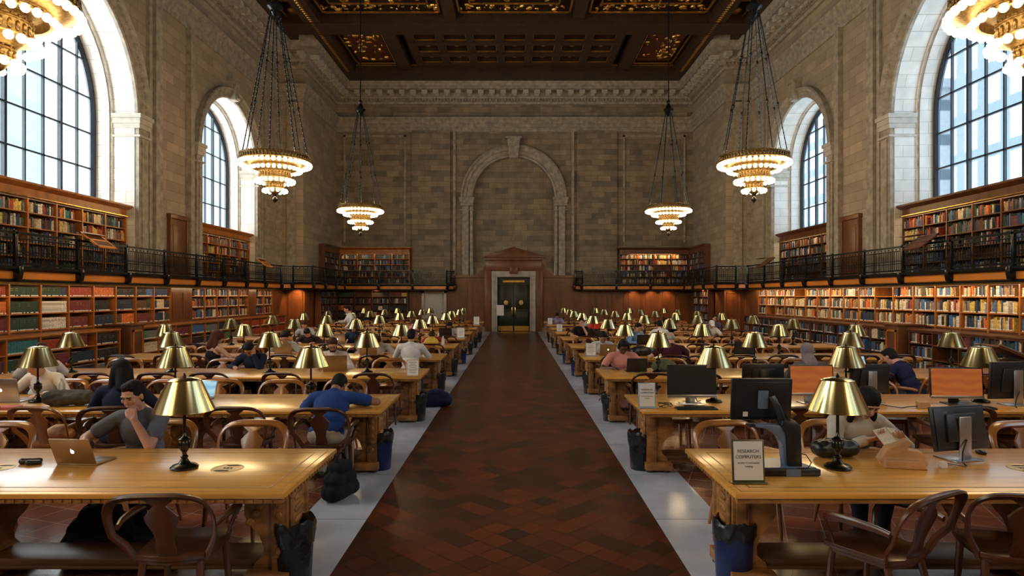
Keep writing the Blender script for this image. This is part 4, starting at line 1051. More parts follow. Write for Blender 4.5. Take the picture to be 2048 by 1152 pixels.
def person(label, x, y, rz, lean=12, hp=20, hy=0, hr=0, skin='fair', hair='black', style='short', shirt=('grey',(.1,.1,.1)), sleeve='short', pants=('denim',(.03,.04,.08)),
           L=(-.20,.42,.78), R=(.20,.42,.78), Lh=None, Rh=None, hl=(-.8,-.2,-.6), hrr=(.8,-.2,-.6), vox=.011, z=0, stand=False, sc=1.0, beard=False, w=1.0, near=False, extra=None, collar=False, twist=0):
    t = thing('person', label, 'person', (x,y,z), rz, None)
    hz = .535 if not stand else .92
    RL = Matrix.Rotation(-math.radians(lean),3,'X'); 
    TW = Matrix.Rotation(math.radians(twist),3,'Z')
    H0 = Vector((0,-.03,hz)); up = RL@Vector((0,0,1)); fw = RL@Vector((0,1,0)); rt = TW@Vector((1,0,0)); fw2 = TW@fw
    ch = H0+up*.31*sc; nk = H0+up*.49*sc
    HR = Matrix.Rotation(math.radians(hy),3,'Z')@Matrix.Rotation(math.radians(hr),3,'Y')@Matrix.Rotation(-math.radians(lean*.6+hp),3,'X')
    nt_ = nk+(RL@Matrix.Rotation(-math.radians(hp*.4),3,'X'))@Vector((0,.015,.075))*sc
    hc = nt_+HR@Vector((0,.02,.095))*sc
    def hd(v): return hc+HR@(Vector(v)*sc)
    SL = ch+up*.135*sc-rt*.175*w*sc; SR = ch+up*.135*sc+rt*.175*w*sc
    EL, WL = ik(SL, L, .285*sc, .255*sc, hl); ER, WR = ik(SR, R, .285*sc, .255*sc, hrr)
    rb = lambda v: Vector(v)
    B3 = Matrix((rt, fw2, up)).transposed()
    def torso(b, i):
        b.ell(H0+up*.02, (.165*w+i,.125+i,.12+i), 16, 10, rot=B3)
        b.ell(H0+up*.17, (.145*w+i,.108+i,.15+i), 16, 10, rot=B3)
        b.ell(ch+up*.03+fw2*.005, (.165*w+i,.118+i,.17+i), 16, 10, rot=B3)
        b.cap(SL+rt*.03, SR-rt*.03, .062+i, .062+i); b.cap(ch+up*.1, nk-up*.0, .10+i, .062+i)
        b.cap(SL+rt*.02, nk+up*.005, .05+i, .045+i); b.cap(SR-rt*.02, nk+up*.005, .05+i, .045+i)
    def arm(b, S, E, Wp, i, u=1.0, f=1.0):
        if u: b.cap(S, S.lerp(E,u), .056*sc+i, (.056-.014*u)*sc+i)
        if f: b.cap(E, E.lerp(Wp,f), .043*sc+i, (.043-.017*f)*sc+i)
    hips = [H0+rt*s*.09+up*(-.01) for s in (-1,1)]
    if stand: kn = [Vector((s*.10,.04,.50)) for s in (-1,1)]; an = [Vector((s*.11,-.02+.05*s,.08)) for s in (-1,1)]
    else: kn = [Vector((s*.12,.40,.53)) for s in (-1,1)]; an = [Vector((s*.13,.36+.08*s,.085)) for s in (-1,1)]
    def legs(b, i, full=True):
        for h, k_, a in zip(hips, kn, an):
            b.cap(h, k_, .085+i, .058+i); b.cap(k_, k_.lerp(a,.45), .057+i, .052+i); b.cap(k_.lerp(a,.45), a, .052+i, .034+i)
        b.ell(H0, (.165*w+i,.13+i,.11+i), 14, 8)
    b = MB(); torso(b,0); arm(b,SL,EL,WL,0); arm(b,SR,ER,WR,0); legs(b,0)
    b.cap(nk-up*.04, nt_+HR@Vector((0,-.01,.03)), .057*sc, .053*sc)
    b.ell(hd((0,-.008,.03)), (.074*sc,.094*sc,.092*sc), 16, 12, rot=HR); b.ell(hd((0,.012,-.03)), (.060*sc,.072*sc,.082*sc), 16, 12, rot=HR)
    b.ell(hd((0,.045,-.085)), (.030*sc,.032*sc,.028*sc), 10, 8, rot=HR)
    b.cap(hd((0,.078,.018)), hd((0,.097,-.02)), .0095*sc, .0135*sc, 8); b.ell(hd((0,.076,.035)), (.055*sc,.016*sc,.012*sc), 10, 6, rot=HR)
    b.ell(hd((0,.078,-.052)), (.024*sc,.012*sc,.009*sc), 10, 6, rot=HR)
    for s in (-1,1): b.ell(hd((s*.075,-.005,.0)), (.010*sc,.018*sc,.030*sc), 8, 6, rot=HR); b.ell(hd((s*.042,.060,-.012)), (.022*sc,.02*sc,.022*sc), 8, 6, rot=HR)
    def dh(E, Wp, spec, sd):
        d = (Wp-E).normalized()
        if spec is None: spec = dict(d=(d.x*.6,d.y,d.z*.3), n=(0,0,-1), c=.38)
        dd, n_ = Vector(spec['d']), Vector(spec['n'])
        s = 1 if dd.cross(n_).dot(Vector((-sd,0,0))) > 0 else -1
        if 's' in spec: s = spec['s']
        hand(b, Wp, dd, n_, s, spec.get('c',.4), 0 if near else .001, sc)
    dh(EL, WL, Lh, -1); dh(ER, WR, Rh, 1)
    for a in an: b.cap(a, a+Vector((0,.13,-.045)), .03, .026)
    organic(b, 'body', SKIN[skin], t, .0052 if near else vox, 2)
    # clothes
    b = MB(); torso(b,.012)
    if sleeve == 'short':
        for S,E in ((SL,EL),(SR,ER)): b.cap(S, S.lerp(E,.62), .068*sc, .066*sc)
    elif sleeve == 'long':
        for S,E,Wp in ((SL,EL,WL),(SR,ER,WR)): arm(b,S,E,Wp,.013,1,.93)
    if sleeve == 'tank':
        b = MB(); b.ell(H0+up*.02,(.172*w,.135,.13),16,10,rot=B3); b.ell(H0+up*.18,(.155*w,.118,.16),16,10,rot=B3); b.ell(ch+up*.0,(.165*w,.13,.15),16,10,rot=B3)
        for s in (-1,1): b.cap(ch+up*.06+rt*s*.08-fw2*.08, ch+up*.175+rt*s*.09-fw2*.0, .022,.02); b.cap(ch+up*.06+rt*s*.08+fw2*.09, ch+up*.175+rt*s*.09, .022,.02)
    if collar: b.lathe([(.055,0),(.068,.0),(.062,.035),(.052,.035)],14,tf=Matrix.Translation(nk-up*.01)@B3.to_4x4())
    organic(b, 'top' if sleeve != 'long' else 'shirt', cloth(*shirt), t, .008 if near else max(vox,.011), 3, noise=(.012,.09) if near else 0)
    b = MB()
    legs(b,.012); organic(b, 'trousers', cloth(*pants), t, .014, 3)
    b = MB()
    for a in an: b.cap(a+Vector((0,-.02,-.035)), a+Vector((0,.15,-.05)), .042, .034)
    organic(b, 'shoes', M['sole'], t, .012, 2)
    # hair
    hm = HAIR.get(hair)
    b = MB()
    if style in ('short','long','curly','bun','pony'):
        e = {'short':.004,'long':.012,'curly':.028,'bun':.006,'pony':.006}[style]
        b.ell(hd((0,-.022,.048)), ((.080+e)*sc,(.094+e)*sc,(.086+e)*sc), 18, 12, rot=HR); b.ell(hd((0,-.045,.0)), ((.073+e)*sc,(.066+e)*sc,(.085+e)*sc), 16, 10, rot=HR)
        if style == 'short': b.ell(hd((0,.035,.105)), (.058*sc,.05*sc,.032*sc), 12, 8, rot=HR)
        if style in ('long','curly'):
            for s in (-1,1): b.cap(hd((s*.074,-.03,.03)), hd((s*.082,-.04,-.02))+Vector((s*.02,-.035,-.15)), .028+e*.4, .016+e)
            b.cap(hd((0,-.065,.0)), hd((0,-.09,-.02))+Vector((0,-.06,-.16)), .058+e, .045+e)
        if style == 'bun': b.ell(hd((0,-.11,.06)),(.045,.04,.045))
        if style == 'pony': b.cap(hd((0,-.10,.05)), hd((0,-.15,-.12)), .032, .02)
    if style == 'bald': b.ell(hd((0,-.035,.0)), (.080*sc,.076*sc,.062*sc), 16, 10, rot=HR)
    if style == 'hijab': b.ell(hd((0,-.012,.035)), (.094,.108,.108),18,12,rot=HR); b.ell(hd((0,-.0,-.06)), (.088,.088,.10),16,10,rot=HR); b.cap(hd((0,-.02,-.08)), nk-up*.02, .08,.12); hm = cloth('hijab',(.20,.16,.18))
    if style == 'cap': b.ell(hd((0,-.015,.05)), (.084,.10,.078),18,12,rot=HR); b.box(-.06,.06,.06,.16,.05,.062,tf=Matrix.Translation(hc)@HR.to_4x4()); hm = cloth('white_cap',(.75,.74,.72))
    if b.v: organic(b, {'hijab':'headscarf','cap':'baseball_cap'}.get(style,'hair'), hm, t, .0065 if near else .011, 2, noise=(.012,.03) if near and style!='hijab' else 0)
    if beard:
        b = MB(); b.ell(hd((0,.026,-.072)), (.058,.056,.045),14,10,rot=HR); b.cap(hd((-.055,.01,-.03)),hd((-.03,.05,-.09)),.018,.02); b.cap(hd((.055,.01,-.03)),hd((.03,.05,-.09)),.018,.02); b.cap(hd((-.022,.083,-.04)),hd((.022,.083,-.04)),.006,.006)
        organic(b, 'beard', HAIR[hair if hair in HAIR else 'black'], t, .006, 2)
    if near or vox < .0095:
        for s in (-1,1):
            MB().ell(hd((s*.030,.0805,.012)), (.0105*sc,.005*sc,.0042*sc), 10, 6, rot=HR).build('eye', M['ink'], t)
            MB().cap(hd((s*.045,.083,.030)), hd((s*.014,.090,.030)), .0042*sc, .0045*sc, 6).build('eyebrow', HAIR['black' if hair in ('cap','hijab') else hair], t)
        MB().cap(hd((-.020,.0885,-.053)), hd((.020,.0885,-.053)), .0032, .0032, 6).build('mouth', cloth('lips',(.25,.08,.06)), t)
    if extra: extra(t, hd, HR, locals())
    return t
def glasses(t, hd, HR, lc):
    b = MB()
    for s in (-1,1):
        pts = [hd((s*.032+.022*math.cos(a), .098, .010+.016*math.sin(a))) for a in [2*PI*k/12 for k in range(12)]]
        b.tube(pts, .0022, 5, closed=True); b.tube([hd((s*.054,.097,.014)), hd((s*.078,.0,.012))], .002, 5)
    b.tube([hd((-.01,.099,.012)), hd((.01,.099,.012))], .002, 5); b.build('glasses', M['black'], t)
def headphones(t, hd, HR, lc):
    b = MB(); b.tube([hd((.094*math.cos(a), -.01, .01+.125*math.sin(a))) for a in [PI*k/14 for k in range(15)]], .009, 6)
    for s in (-1,1): b.ell(hd((s*.09,0,.0)),(.02,.034,.04),10,8,rot=HR)
    b.build('headphones', M['black'], t)
# ------------------------------------------------------------------ props
def apple(b, c, s, tf, mi=0):
    pts = []
    for k in range(40):
        a = 2*PI*k/40; r = 1.0+.10*abs(math.sin(a))-.26*math.exp(-((a-PI/2)/.28)**2)-.12*math.exp(-((a-3*PI/2)/.25)**2)
        px, pz = r*math.cos(a)*.92, r*math.sin(a)
        if math.hypot(px-1.15, pz-.12) < .46: px = 1.15-math.sqrt(max(0,.46**2-(pz-.12)**2))
        pts.append((c[0]+px*s, c[1]+pz*s))
    b.prism(pts, 'y', -.0006, .0006, mi, tf)
    b.prism([(c[0]+s*.02,c[1]+s*1.0),(c[0]+s*.08,c[1]+s*1.35),(c[0]+s*.45,c[1]+s*1.6),(c[0]+s*.38,c[1]+s*1.2)], 'y', -.0006, .0006, mi, tf)
M['glow'] = emit('glowing_logo', (.9,.95,1), 1.4)
def laptop(label, x, y, rz, lid='silver', scr=None, w=.31, d=.21, ang=105, logo=None, z=TH+.001):
    t = thing('laptop', label, 'laptop', (x,y,z), rz)
    b = MB(); b.box(-w/2,w/2,-d/2,d/2,0,.014); base = b.build('base', M[lid if lid!='black' else 'black'], t, bevel=.003)
    b = MB(); b.box(-w*.43,w*.43,-.01,d*.38,.014,.0155); b.box(-.05,.05,-d*.42,-.03,.014,.0148); b.build('keyboard', M['black'], base, smooth=0)
    tf = Matrix.Translation((0,d/2,.012))@Matrix.Rotation(-math.radians(ang-90),4,'X')
    b = MB(); b.box(-w/2,w/2,-.003,.004,0,d,tf=tf); ld = b.build('screen_lid', M[lid], t, bevel=.002)
    b = MB(); b.box(-w*.46,w*.46,-.0042,-.003,.012,d*.95,tf=tf); b.build('screen', scr or M['black'], ld, smooth=0)
    if logo: b = MB(); apple(b, (0,d*.5), .016, tf@Matrix.Translation((0,.0048,0))); b.build('logo', M[logo], ld, smooth=0)
    return t
def monitor(label, x, y, rz, w=.52, h=.33, zc=.30, stand='silver', scr=None, tilt=4, curved=False, extra=None, bez='black', chin=False):
    t = thing('computer_monitor', label, 'monitor', (x,y,TH+.001), rz)
    tf = Matrix.Translation((0,0,zc))@Matrix.Rotation(math.radians(-tilt),4,'X')
    b = MB(); b.box(-w/2,w/2,-.012,.012,-h/2,h/2,tf=tf); b.prism([(-w*.46,-h*.45),(w*.46,-h*.45),(w*.46,h*.45),(-w*.46,h*.45)],'y',.012,.022,tf=tf)
    b.prism([(-w*.3,-h*.3),(w*.3,-h*.3),(w*.27,h*.32),(-w*.27,h*.32)],'y',.022,.045,tf=tf); cs = b.build('housing', M[bez], t, bevel=.004)
    b = MB(); b.box(-w*.475,w*.475,-.0135,-.012,-h*.44,h*.46,tf=tf); b.build('screen', scr or M['black'], t, smooth=0)
    if chin: b = MB(); b.box(-w/2,w/2,-.016,-.010,-h/2-.012,-h/2+.02,tf=tf); b.build('lower_bezel', M['silver'], t, bevel=.002)
    b = MB(); b.box(-.055,.055,.05,.064,.008,zc+h*.28); b.box(-.04,.04,.03,.06,zc-.05,zc+.05); b.build('stand', M[stand], t, bevel=.004)
    b = MB(); b.prism([(-.12,-.11),(.12,-.11),(.13,.10),(-.13,.10)],'z',0,.010); b.build('foot', M[stand], t, bevel=.003)
    if curved is not None:
        b = MB(); b.tube([(0,.07,.16),(.06,.09,.08),(.10,.12,.012),(.16,.20,.008)], .006, 6); b.build('cable', M['black'], t)
    return t
def keyboard(label, x, y, rz):
    t = thing('keyboard', label, 'keyboard', (x,y,TH+.001), rz)
    MB().box(-.22,.22,-.07,.07,0,.018).build('body', M['black'], t, bevel=.004)
    b = MB()
    for i in range(15):
        for j in range(5): b.box(-.205+.0275*i,-.205+.0275*i+.023,-.058+.024*j,-.058+.024*j+.019,.018,.024)
    b.build('keys', M['black'], t, smooth=0); return t
def text(s, size, parent, loc, mt, rot=(PI/2,0,0), name='lettering'):
    cu = bpy.data.curves.new('t','FONT'); cu.body = s; cu.size = size; cu.align_x = 'CENTER'; cu.extrude = .0004
    o = bpy.data.objects.new('t', cu); C.objects.link(o); me = bpy.data.meshes.new_from_object(o.evaluated_get(dgr())); bpy.data.objects.remove(o)
    me.materials.clear(); me.materials.append(mt); q = bpy.data.objects.new(name, me); C.objects.link(q); q.location = loc; q.rotation_euler = rot; q.parent = parent; return q
def sign(label, x, y, lines=None, w=.215, h=.275, fr='green', rz=0, z=TH+.001, tilt=6):
    t = thing('table_sign', label, 'sign', (x,y,z), rz)
    g = bpy.data.objects.new('sign_frame', MB().box(-w/2,w/2,-.006,.006,0,h).box(-w/2-.01,w/2+.01,-.03,.05,0,.008).mesh('sign_frame',[M[fr]],bevel=.003)); C.objects.link(g); g.parent = t; g.rotation_euler = (-math.radians(tilt),0,0)
    p = MB().box(-w/2+.012,w/2-.012,-.0075,-.006,.022,h-.012).build('paper', M['paper'], g, smooth=0)
    if lines:
        for s_, sz, zz in lines: text(s_, sz, g, (0,-.0085,zz*h), M['ink'])
    else:
        b = MB(); rr = random.Random(int(x*77))
        for k in range(7): l = w*rr.uniform(.2,.36); b.box(-l,l,-.0082,-.0075,h*(.85-.1*k)-.004,h*(.85-.1*k)+.002)
        b.build('printed_lines', M['ink'], g, smooth=0)
    return t
def bin_(label, x, y, kind='black', lean=0):
    t = thing('waste_bin', label, 'bin', (x,y,0), random.uniform(0,3), 'waste bins at the table ends')
    b = MB(); b.lathe([(.001,0),(.115,0),(.12,.01),(.14,.38),(.145,.385),(.136,.385),(.112,.02),(.001,.02)], 28); b.build('bin', M['binblue' if kind=='blue' else 'binblack'], t, smooth=50)
    n = 40; vs = []; fs = []; rr = random.Random(int(y*10))
    ph = rr.uniform(0,6)
    for j, (r, z0) in enumerate(((.142,.28 if kind!='blue' else .31),(.149,.33),(.150,.40),(.140,.435),(.118,.40),(.09,.33))):
        for k in range(n):
            a = 2*PI*k/n; q = 1+.04*math.sin(5*a+ph+j)+.02*math.sin(11*a+j*2); vs.append((r*q*math.cos(a), r*q*math.sin(a), z0+.012*math.sin(4*a+ph)+.008*math.sin(9*a+j)))
    for j in range(5):
        for k in range(n): k2 = (k+1)%n; fs.append((j*n+k,j*n+k2,(j+1)*n+k2,(j+1)*n+k))
    b = MB(); b.add(vs,fs); b.tube([(.13,.02,.36),(.19,.05,.33),(.22,.06,.29)], [.014,.012,.006], 6); b.build('liner', M['binblack'], t, smooth=60)
    return t
def bag(label, x, y, z, rz, dims, mt, nm='bag', strap=True, vox=.012, noise=(.02,.08)):
    t = thing(nm, label, 'bag', (x,y,z), rz)
    dx, dy, dz = dims; b = MB()
    for sx_ in (-1,1):
        for k, sz_ in enumerate((.5,.42,.22)): b.cap((-dx*sz_,sx_*dy*.12,dz*(.18+.3*k)),(dx*sz_,sx_*dy*.12,dz*(.18+.3*k)), dy*(.42-.06*k), dy*(.42-.06*k))
    o = organic(b,'body',mt,t,vox,3,noise=noise)
    lo = min(v.co.z for v in o.data.vertices); o.location = (0,0,-lo)
    if strap:
        b = MB(); b.tube([(dx*.32*math.cos(a), .0, dz*.82-lo+dz*.34*math.sin(a)) for a in [PI*k/12 for k in range(13)]], .009, 6, flat=1.8); b.build('strap', mt, t)
    return t
# ------------------------------------------------------------------ people and things on the tables
TZ = TH
white = ('white_shirt',(.62,.60,.58)); navy = ('navy',(.012,.018,.045))
FB = lambda i: rowF(i)+TD   # back edge of a table
# near left: man in a grey tee shirt with his chin on his hand
person('man in grey T-shirt resting chin on hand behind laptop at the front left table', -3.17, FB(0)+.32, PI, lean=15, hp=9, hy=-6, skin='fair', hair='black', shirt=('grey_tee',(.12,.13,.155)),
       L=(-.055,.275,.985), R=(.27,.42,.80), Lh=dict(d=(.35,-.15,.9), n=(.1,-.9,.1), c=1.15), Rh=dict(d=(-.15,.9,-.1), n=(0,0,-1), c=.3), hl=(-.35,.7,-1), hrr=(.9,-.2,-.4), near=True, vox=.009, beard=False)
laptop('gold-lidded open laptop in front of the man in the grey T-shirt', -3.19, 4.78, PI-.08, 'gold_alu', None, ang=112, logo='glow')
chl = [(-3.37,4.82,.1),(-3.30,4.72,-.3)]
t = thing('pencil_case', 'small black soft case beside the gold-lidded laptop', 'case', (-3.56,4.72,TH+.001), .2)
b = MB(); b.cap((-.06,0,.02),(.05,.0,.02),.026,.022); b.cap((0,-.05,.018),(.07,-.04,.016),.02,.018); organic(b,'body',M['black'],t,.006,2)
# woman with a book, front right
def holdbook(t, hd, HR, lc): pass
person('woman with long dark hair in cream jacket reading a small book, front right table', 2.86, FB(0)+.30, PI, lean=22, hp=20, hy=8, hr=-4, skin='fair', hair='black', style='long', shirt=('cream_jacket',(.55,.50,.42)), sleeve='long',
       L=(-.20,.40,.85), R=(.05,.38,.85), Lh=dict(d=(.35,.7,.25), n=(.3,.1,.6), c=.6), Rh=dict(d=(-.5,.6,.25), n=(-.3,.1,.6), c=.6), near=True, vox=.009)
t = thing('paperback', 'small open red-covered book held by the woman in the cream jacket', 'book', (2.95,FB(0)-.18,.90), PI+.25)
for s in (-1,1):
    tf = Matrix.Rotation(math.radians(-38),4,'X')@Matrix.Rotation(s*math.radians(14),4,'Y')
    MB().box(0,s*.105,-.08,.08,0,.012,tf=tf).build('pages', M['pages'], t, smooth=0)
    MB().box(0,s*.108,-.083,.083,-.004,0,tf=tf).build('cover', BMAT['red'], t, smooth=0)
person('man in royal blue T-shirt bent over second left table, seen from behind', -1.98, rowF(1)-.12, .0, lean=38, hp=34, hy=-8, skin='tan', hair='black', shirt=('royal_blue',(.018,.05,.20)), pants=('khaki',(.35,.30,.24)),
       L=(-.22,.50,.78), R=(.28,.48,.80), hrr=(1,-.1,-.1), near=False, vox=.008, w=1.12)
person('dark-haired woman in navy top seen from behind at second left table', -4.20, rowF(1)-.05, .25, lean=10, hp=10, hy=30, skin='fair', hair='black', style='long', shirt=navy, sleeve='long', vox=.009, w=1.0)
person('ponytailed woman in white top turned away, at third left table far left', -6.95, rowF(2)-.30, .7, lean=14, hp=8, skin='fair', hair='brown', style='pony', shirt=white, vox=.011)
person('person in white behind the silver laptop on second left table', -6.02, FB(1)+.28, PI, lean=22, hp=30, skin='fair', hair='brown', shirt=white, sleeve='long', vox=.010)
person('woman with curly auburn hair and black tank top seen from behind', -5.85, rowF(3)-.20, -.55, lean=10, hp=6, hy=-30, skin='fair', hair='auburn', style='curly', shirt=('black_top',(.012,.010,.014)), sleeve='tank', R=(.34,.40,.80), vox=.009)
person('person in navy sweater leaning head on hand at third left table', -4.50, FB(2)+.26, PI, lean=24, hp=34, skin='mid', hair='black', shirt=navy, sleeve='long', L=(-.10,.36,1.00), Lh=dict(d=(.2,-.1,.9),n=(0,-1,0),c=.5), R=(.22,.36,.79), hl=(-.4,.3,-1), vox=.009)
person('bearded man with glasses in white dress shirt at third left table', -3.13, FB(2)+.26, PI, lean=14, hp=22, hy=12, skin='fair', hair='brown', shirt=('cream_shirt',(.60,.52,.48)), sleeve='long', beard=True, collar=True, extra=glasses, vox=.0085, w=1.08)
person('man in mint T-shirt writing at fourth left table', -4.95, FB(3)+.26, PI, lean=26, hp=20, hy=20, skin='fair', hair='black', shirt=('mint',(.42,.47,.40)), vox=.010)
person('man in white shirt seen from behind at fourth left table', -2.02, rowF(3)-.12, .0, lean=6, hp=8, skin='mid', hair='black', shirt=white, sleeve='long', vox=.009, w=1.12, sc=1.04, collar=True)
person('person in pale grey shirt half hidden by lamp, fourth left table', -2.92, FB(3)+.28, PI, lean=36, hp=30, skin='fair', hair='brown', shirt=('pale_grey',(.45,.44,.42)), vox=.012)
person('man in navy T-shirt behind a laptop at fifth left table', -4.22, FB(4)+.28, PI, lean=10, hp=6, skin='mid', hair='black', shirt=navy, vox=.011)
person('person in red top reading low over fifth left table', -2.12, FB(4)+.3, PI, lean=44, hp=26, skin='fair', hair='brown', shirt=('red_top',(.35,.03,.03)), vox=.012)
person('person in pink plaid seen at seventh left table', -3.35, rowF(6)-.1, .1, lean=30, hp=30, skin='fair', hair='brown', shirt=('pink_plaid',(.50,.20,.19)), sleeve='long', vox=.013)
person('person behind black laptop at sixth left table nearest aisle', -1.98, FB(5)+.28, PI, lean=30, hp=20, skin='mid', hair='black', shirt=('white_tee',(.6,.58,.55)), vox=.012)
person('standing man in white shirt between far left tables', -5.2, 20.35, PI/2+.4, lean=8, hp=14, skin='fair', hair='black', shirt=white, sleeve='long', stand=True, vox=.012, L=(-.25,.2,1.0), R=(.2,.35,1.15), pants=('dark',(.02,.02,.025)))
person('person in pale shirt at far left of sixth left table', -6.4, FB(5)+.28, PI, lean=24, hp=20, skin='fair', hair='brown', shirt=('pale_blue',(.40,.44,.50)), vox=.013)
person('person in dark top hunched at fifth left table', -5.35, FB(4)+.28, PI, lean=34, hp=30, skin='fair', hair='black', shirt=('dark_plum',(.03,.02,.03)), sleeve='long', vox=.013)
person('person in black bent low beside seventh left table', -5.6, FB(5)+.45, PI-1, lean=40, hp=20, skin='mid', hair='black', shirt=('black_top',(.012,.010,.014)), sleeve='long', vox=.013)
# right side
person('man with headphones in pink T-shirt behind black laptop, third right table', 1.86, FB(2)+.28, PI, lean=20, hp=24, skin='dark', hair='black', shirt=('pink_tee',(.62,.27,.23)), extra=headphones, vox=.009, w=1.12)
person('grey-haired man in maroon shirt seen from behind at fourth right table', 3.06, rowF(3)-.15, -.1, lean=16, hp=10, skin='fair', hair='grey', style='bald', shirt=('maroon',(.055,.010,.018)), vox=.010, w=1.15, L=(-.40,.25,.80))
person('person in white T-shirt with gold laptop at fourth right table', 1.90, FB(3)+.28, PI, lean=26, hp=20, skin='tan', hair='black', shirt=('white_tee',(.6,.58,.55)), vox=.010)
person('woman in black T-shirt with hand at mouth, sixth right table', 2.05, FB(5)+.26, PI, lean=8, hp=6, skin='fair', hair='black', style='bun', shirt=('black_top',(.012,.010,.014)), vox=.011, L=(-.05,.22,1.03), Lh=dict(d=(.1,-.2,.9),n=(0,-1,0),c=.8), hl=(-.5,.2,-1))
person('person in lilac shirt at ninth right table nearest aisle', 1.87, FB(8)+.28, PI, lean=24, hp=24, skin='tan', hair='black', shirt=('lilac',(.27,.22,.42)), vox=.013)
person('man in light blue shirt at fifth right table', 3.15, FB(4)+.26, PI+.5, lean=12, hp=20, skin='fair', hair='black', shirt=('light_blue',(.15,.28,.48)), sleeve='long', vox=.011)
person('person in white shirt seen from behind at sixth right table', 4.15, rowF(5)-.1, 0, lean=14, hp=10, skin='fair', hair='black', shirt=white, sleeve='long', vox=.012)
person('man in navy T-shirt leaning at third right table, seen from behind', 5.90, rowF(2)-.28, .55, lean=32, hp=16, skin='fair', hair='black', shirt=('navy_tee',(.010,.014,.055)), vox=.009, w=1.1, L=(-.36,.46,.80))
person('person wearing a grey headscarf behind the monitors', 4.30, rowF(2)-.45, 0, lean=10, hp=14, skin='fair', hair='black', style='hijab', shirt=('hijab_coat',(.10,.08,.09)), sleeve='long', vox=.010)
person('person in white baseball cap at sixth right table', 6.0, FB(5)+.26, PI, lean=20, hp=24, skin='fair', hair='black', style='cap', shirt=('white_tee',(.6,.58,.55)), vox=.012)
person('man in purple shirt looking up at seventh right table', 7.05, FB(6)+.26, PI, lean=6, hp=0, skin='fair', hair='black', shirt=('purple_grey',(.12,.10,.17)), vox=.012)
person('person in white T-shirt at eighth right table, second seat from aisle', 3.05, FB(7)+.28, PI, lean=22, hp=24, skin='fair', hair='black', shirt=('white_tee',(.6,.58,.55)), vox=.013)
person('person in red T-shirt at seventh right table', 2.85, FB(6)+.28, PI, lean=20, hp=30, skin='fair', hair='brown', shirt=('bright_red',(.60,.06,.04)), vox=.013)
person('person in black jacket seen from behind at seventh right table', 5.0, rowF(6)-.1, 0, lean=20, hp=20, skin='fair', hair='black', shirt=('black_top',(.012,.010,.014)), sleeve='long', vox=.013)
# occupied chairs are drawn back under their sitters
bpy.context.view_layer.update()
_ch = [o for o in C.objects if o.get('category') == 'chair']
for p in [o for o in C.objects if o.get('category') == 'person' and 'standing' not in o['label']]:
    best = min((c for c in _ch if abs(((c.rotation_euler.z-p.rotation_euler.z+PI)%(2*PI))-PI) < 1.7), key=lambda c: (c.location-p.location).length)
    if (best.location-p.location).length < .62:
        _ch.remove(best); v = Matrix.Rotation(p.rotation_euler.z,3,'Z')@Vector((0,.07,0))
        best.location = (p.location.x+v.x, p.location.y+v.y, 0); best.rotation_euler = (0,0,p.rotation_euler.z)
        for c in list(_ch):
            if (c.location-best.location).length < .5 and (c.location.y < 12): c.location.x += .25 if c.location.x > best.location.x else -.25
    else: print('no chair for', p['label'], round((best.location-p.location).length,2))
# laptops
laptop('large silver laptop on second left table at the left edge', -5.93, 7.55, PI, 'silver', None, w=.40, d=.27, ang=100, logo='glow')
laptop('laptop with blue lit screen beyond the navy-topped woman', -3.78, 7.62, -.15, 'silver', M['screenblue'], ang=112)
laptop('brown laptop in front of the bearded man', -2.95, FB(2)-.34, PI+.2, 'gold_alu', None, w=.38, d=.26, ang=102)
laptop('tan laptop at fourth left table behind the lamp', -3.02, FB(3)-.4, PI, 'gold_alu', None, w=.36, d=.25)
laptop('tan laptop in front of man in mint T-shirt', -4.75, FB(3)-.5, PI, 'gold_alu', None, w=.36, d=.25)
laptop('pale gold laptop at fifth left table before man in navy', -4.45, FB(4)-.35, PI, 'silver', None, w=.38, d=.27, logo='glow')
laptop('black laptop at sixth left table near the aisle', -2.05, FB(5)-.3, PI, 'black', None, w=.38, d=.27)
laptop('black laptop in front of man in pink T-shirt', 1.98, FB(2)-.42, PI, 'black', None, w=.33, d=.22)
laptop('gold laptop on fourth right table nearest aisle', 1.93, FB(3)-.42, PI, 'gold_alu', None, w=.34, d=.23, logo='glow')
laptop('black laptop in front of woman in black T-shirt', 2.35, FB(5)-.35, PI, 'black', None, w=.36, d=.25)
laptop('black laptop at fifth right table', 3.25, FB(4)-.4, PI, 'black', None, w=.36, d=.25)
laptop('laptop with blue lit drawing on screen beside man in navy T-shirt', 5.55, 10.0, .55, 'silver', M['screenblue'], w=.38, d=.27, ang=105)
laptop('large black laptop at fifth right table, far from the aisle', 4.75, FB(3)-.35, PI, 'black', None, w=.42, d=.28)
# monitors: front right
t = monitor('big black monitor seen from behind with silver stand at right end of front right table', 3.37, 4.86, PI+.25, w=.50, h=.33, zc=.235, tilt=-9)
text('acer', .022, t, (.18,.05,.365), M['silver'], rot=(PI/2,0,PI), name='maker_mark')
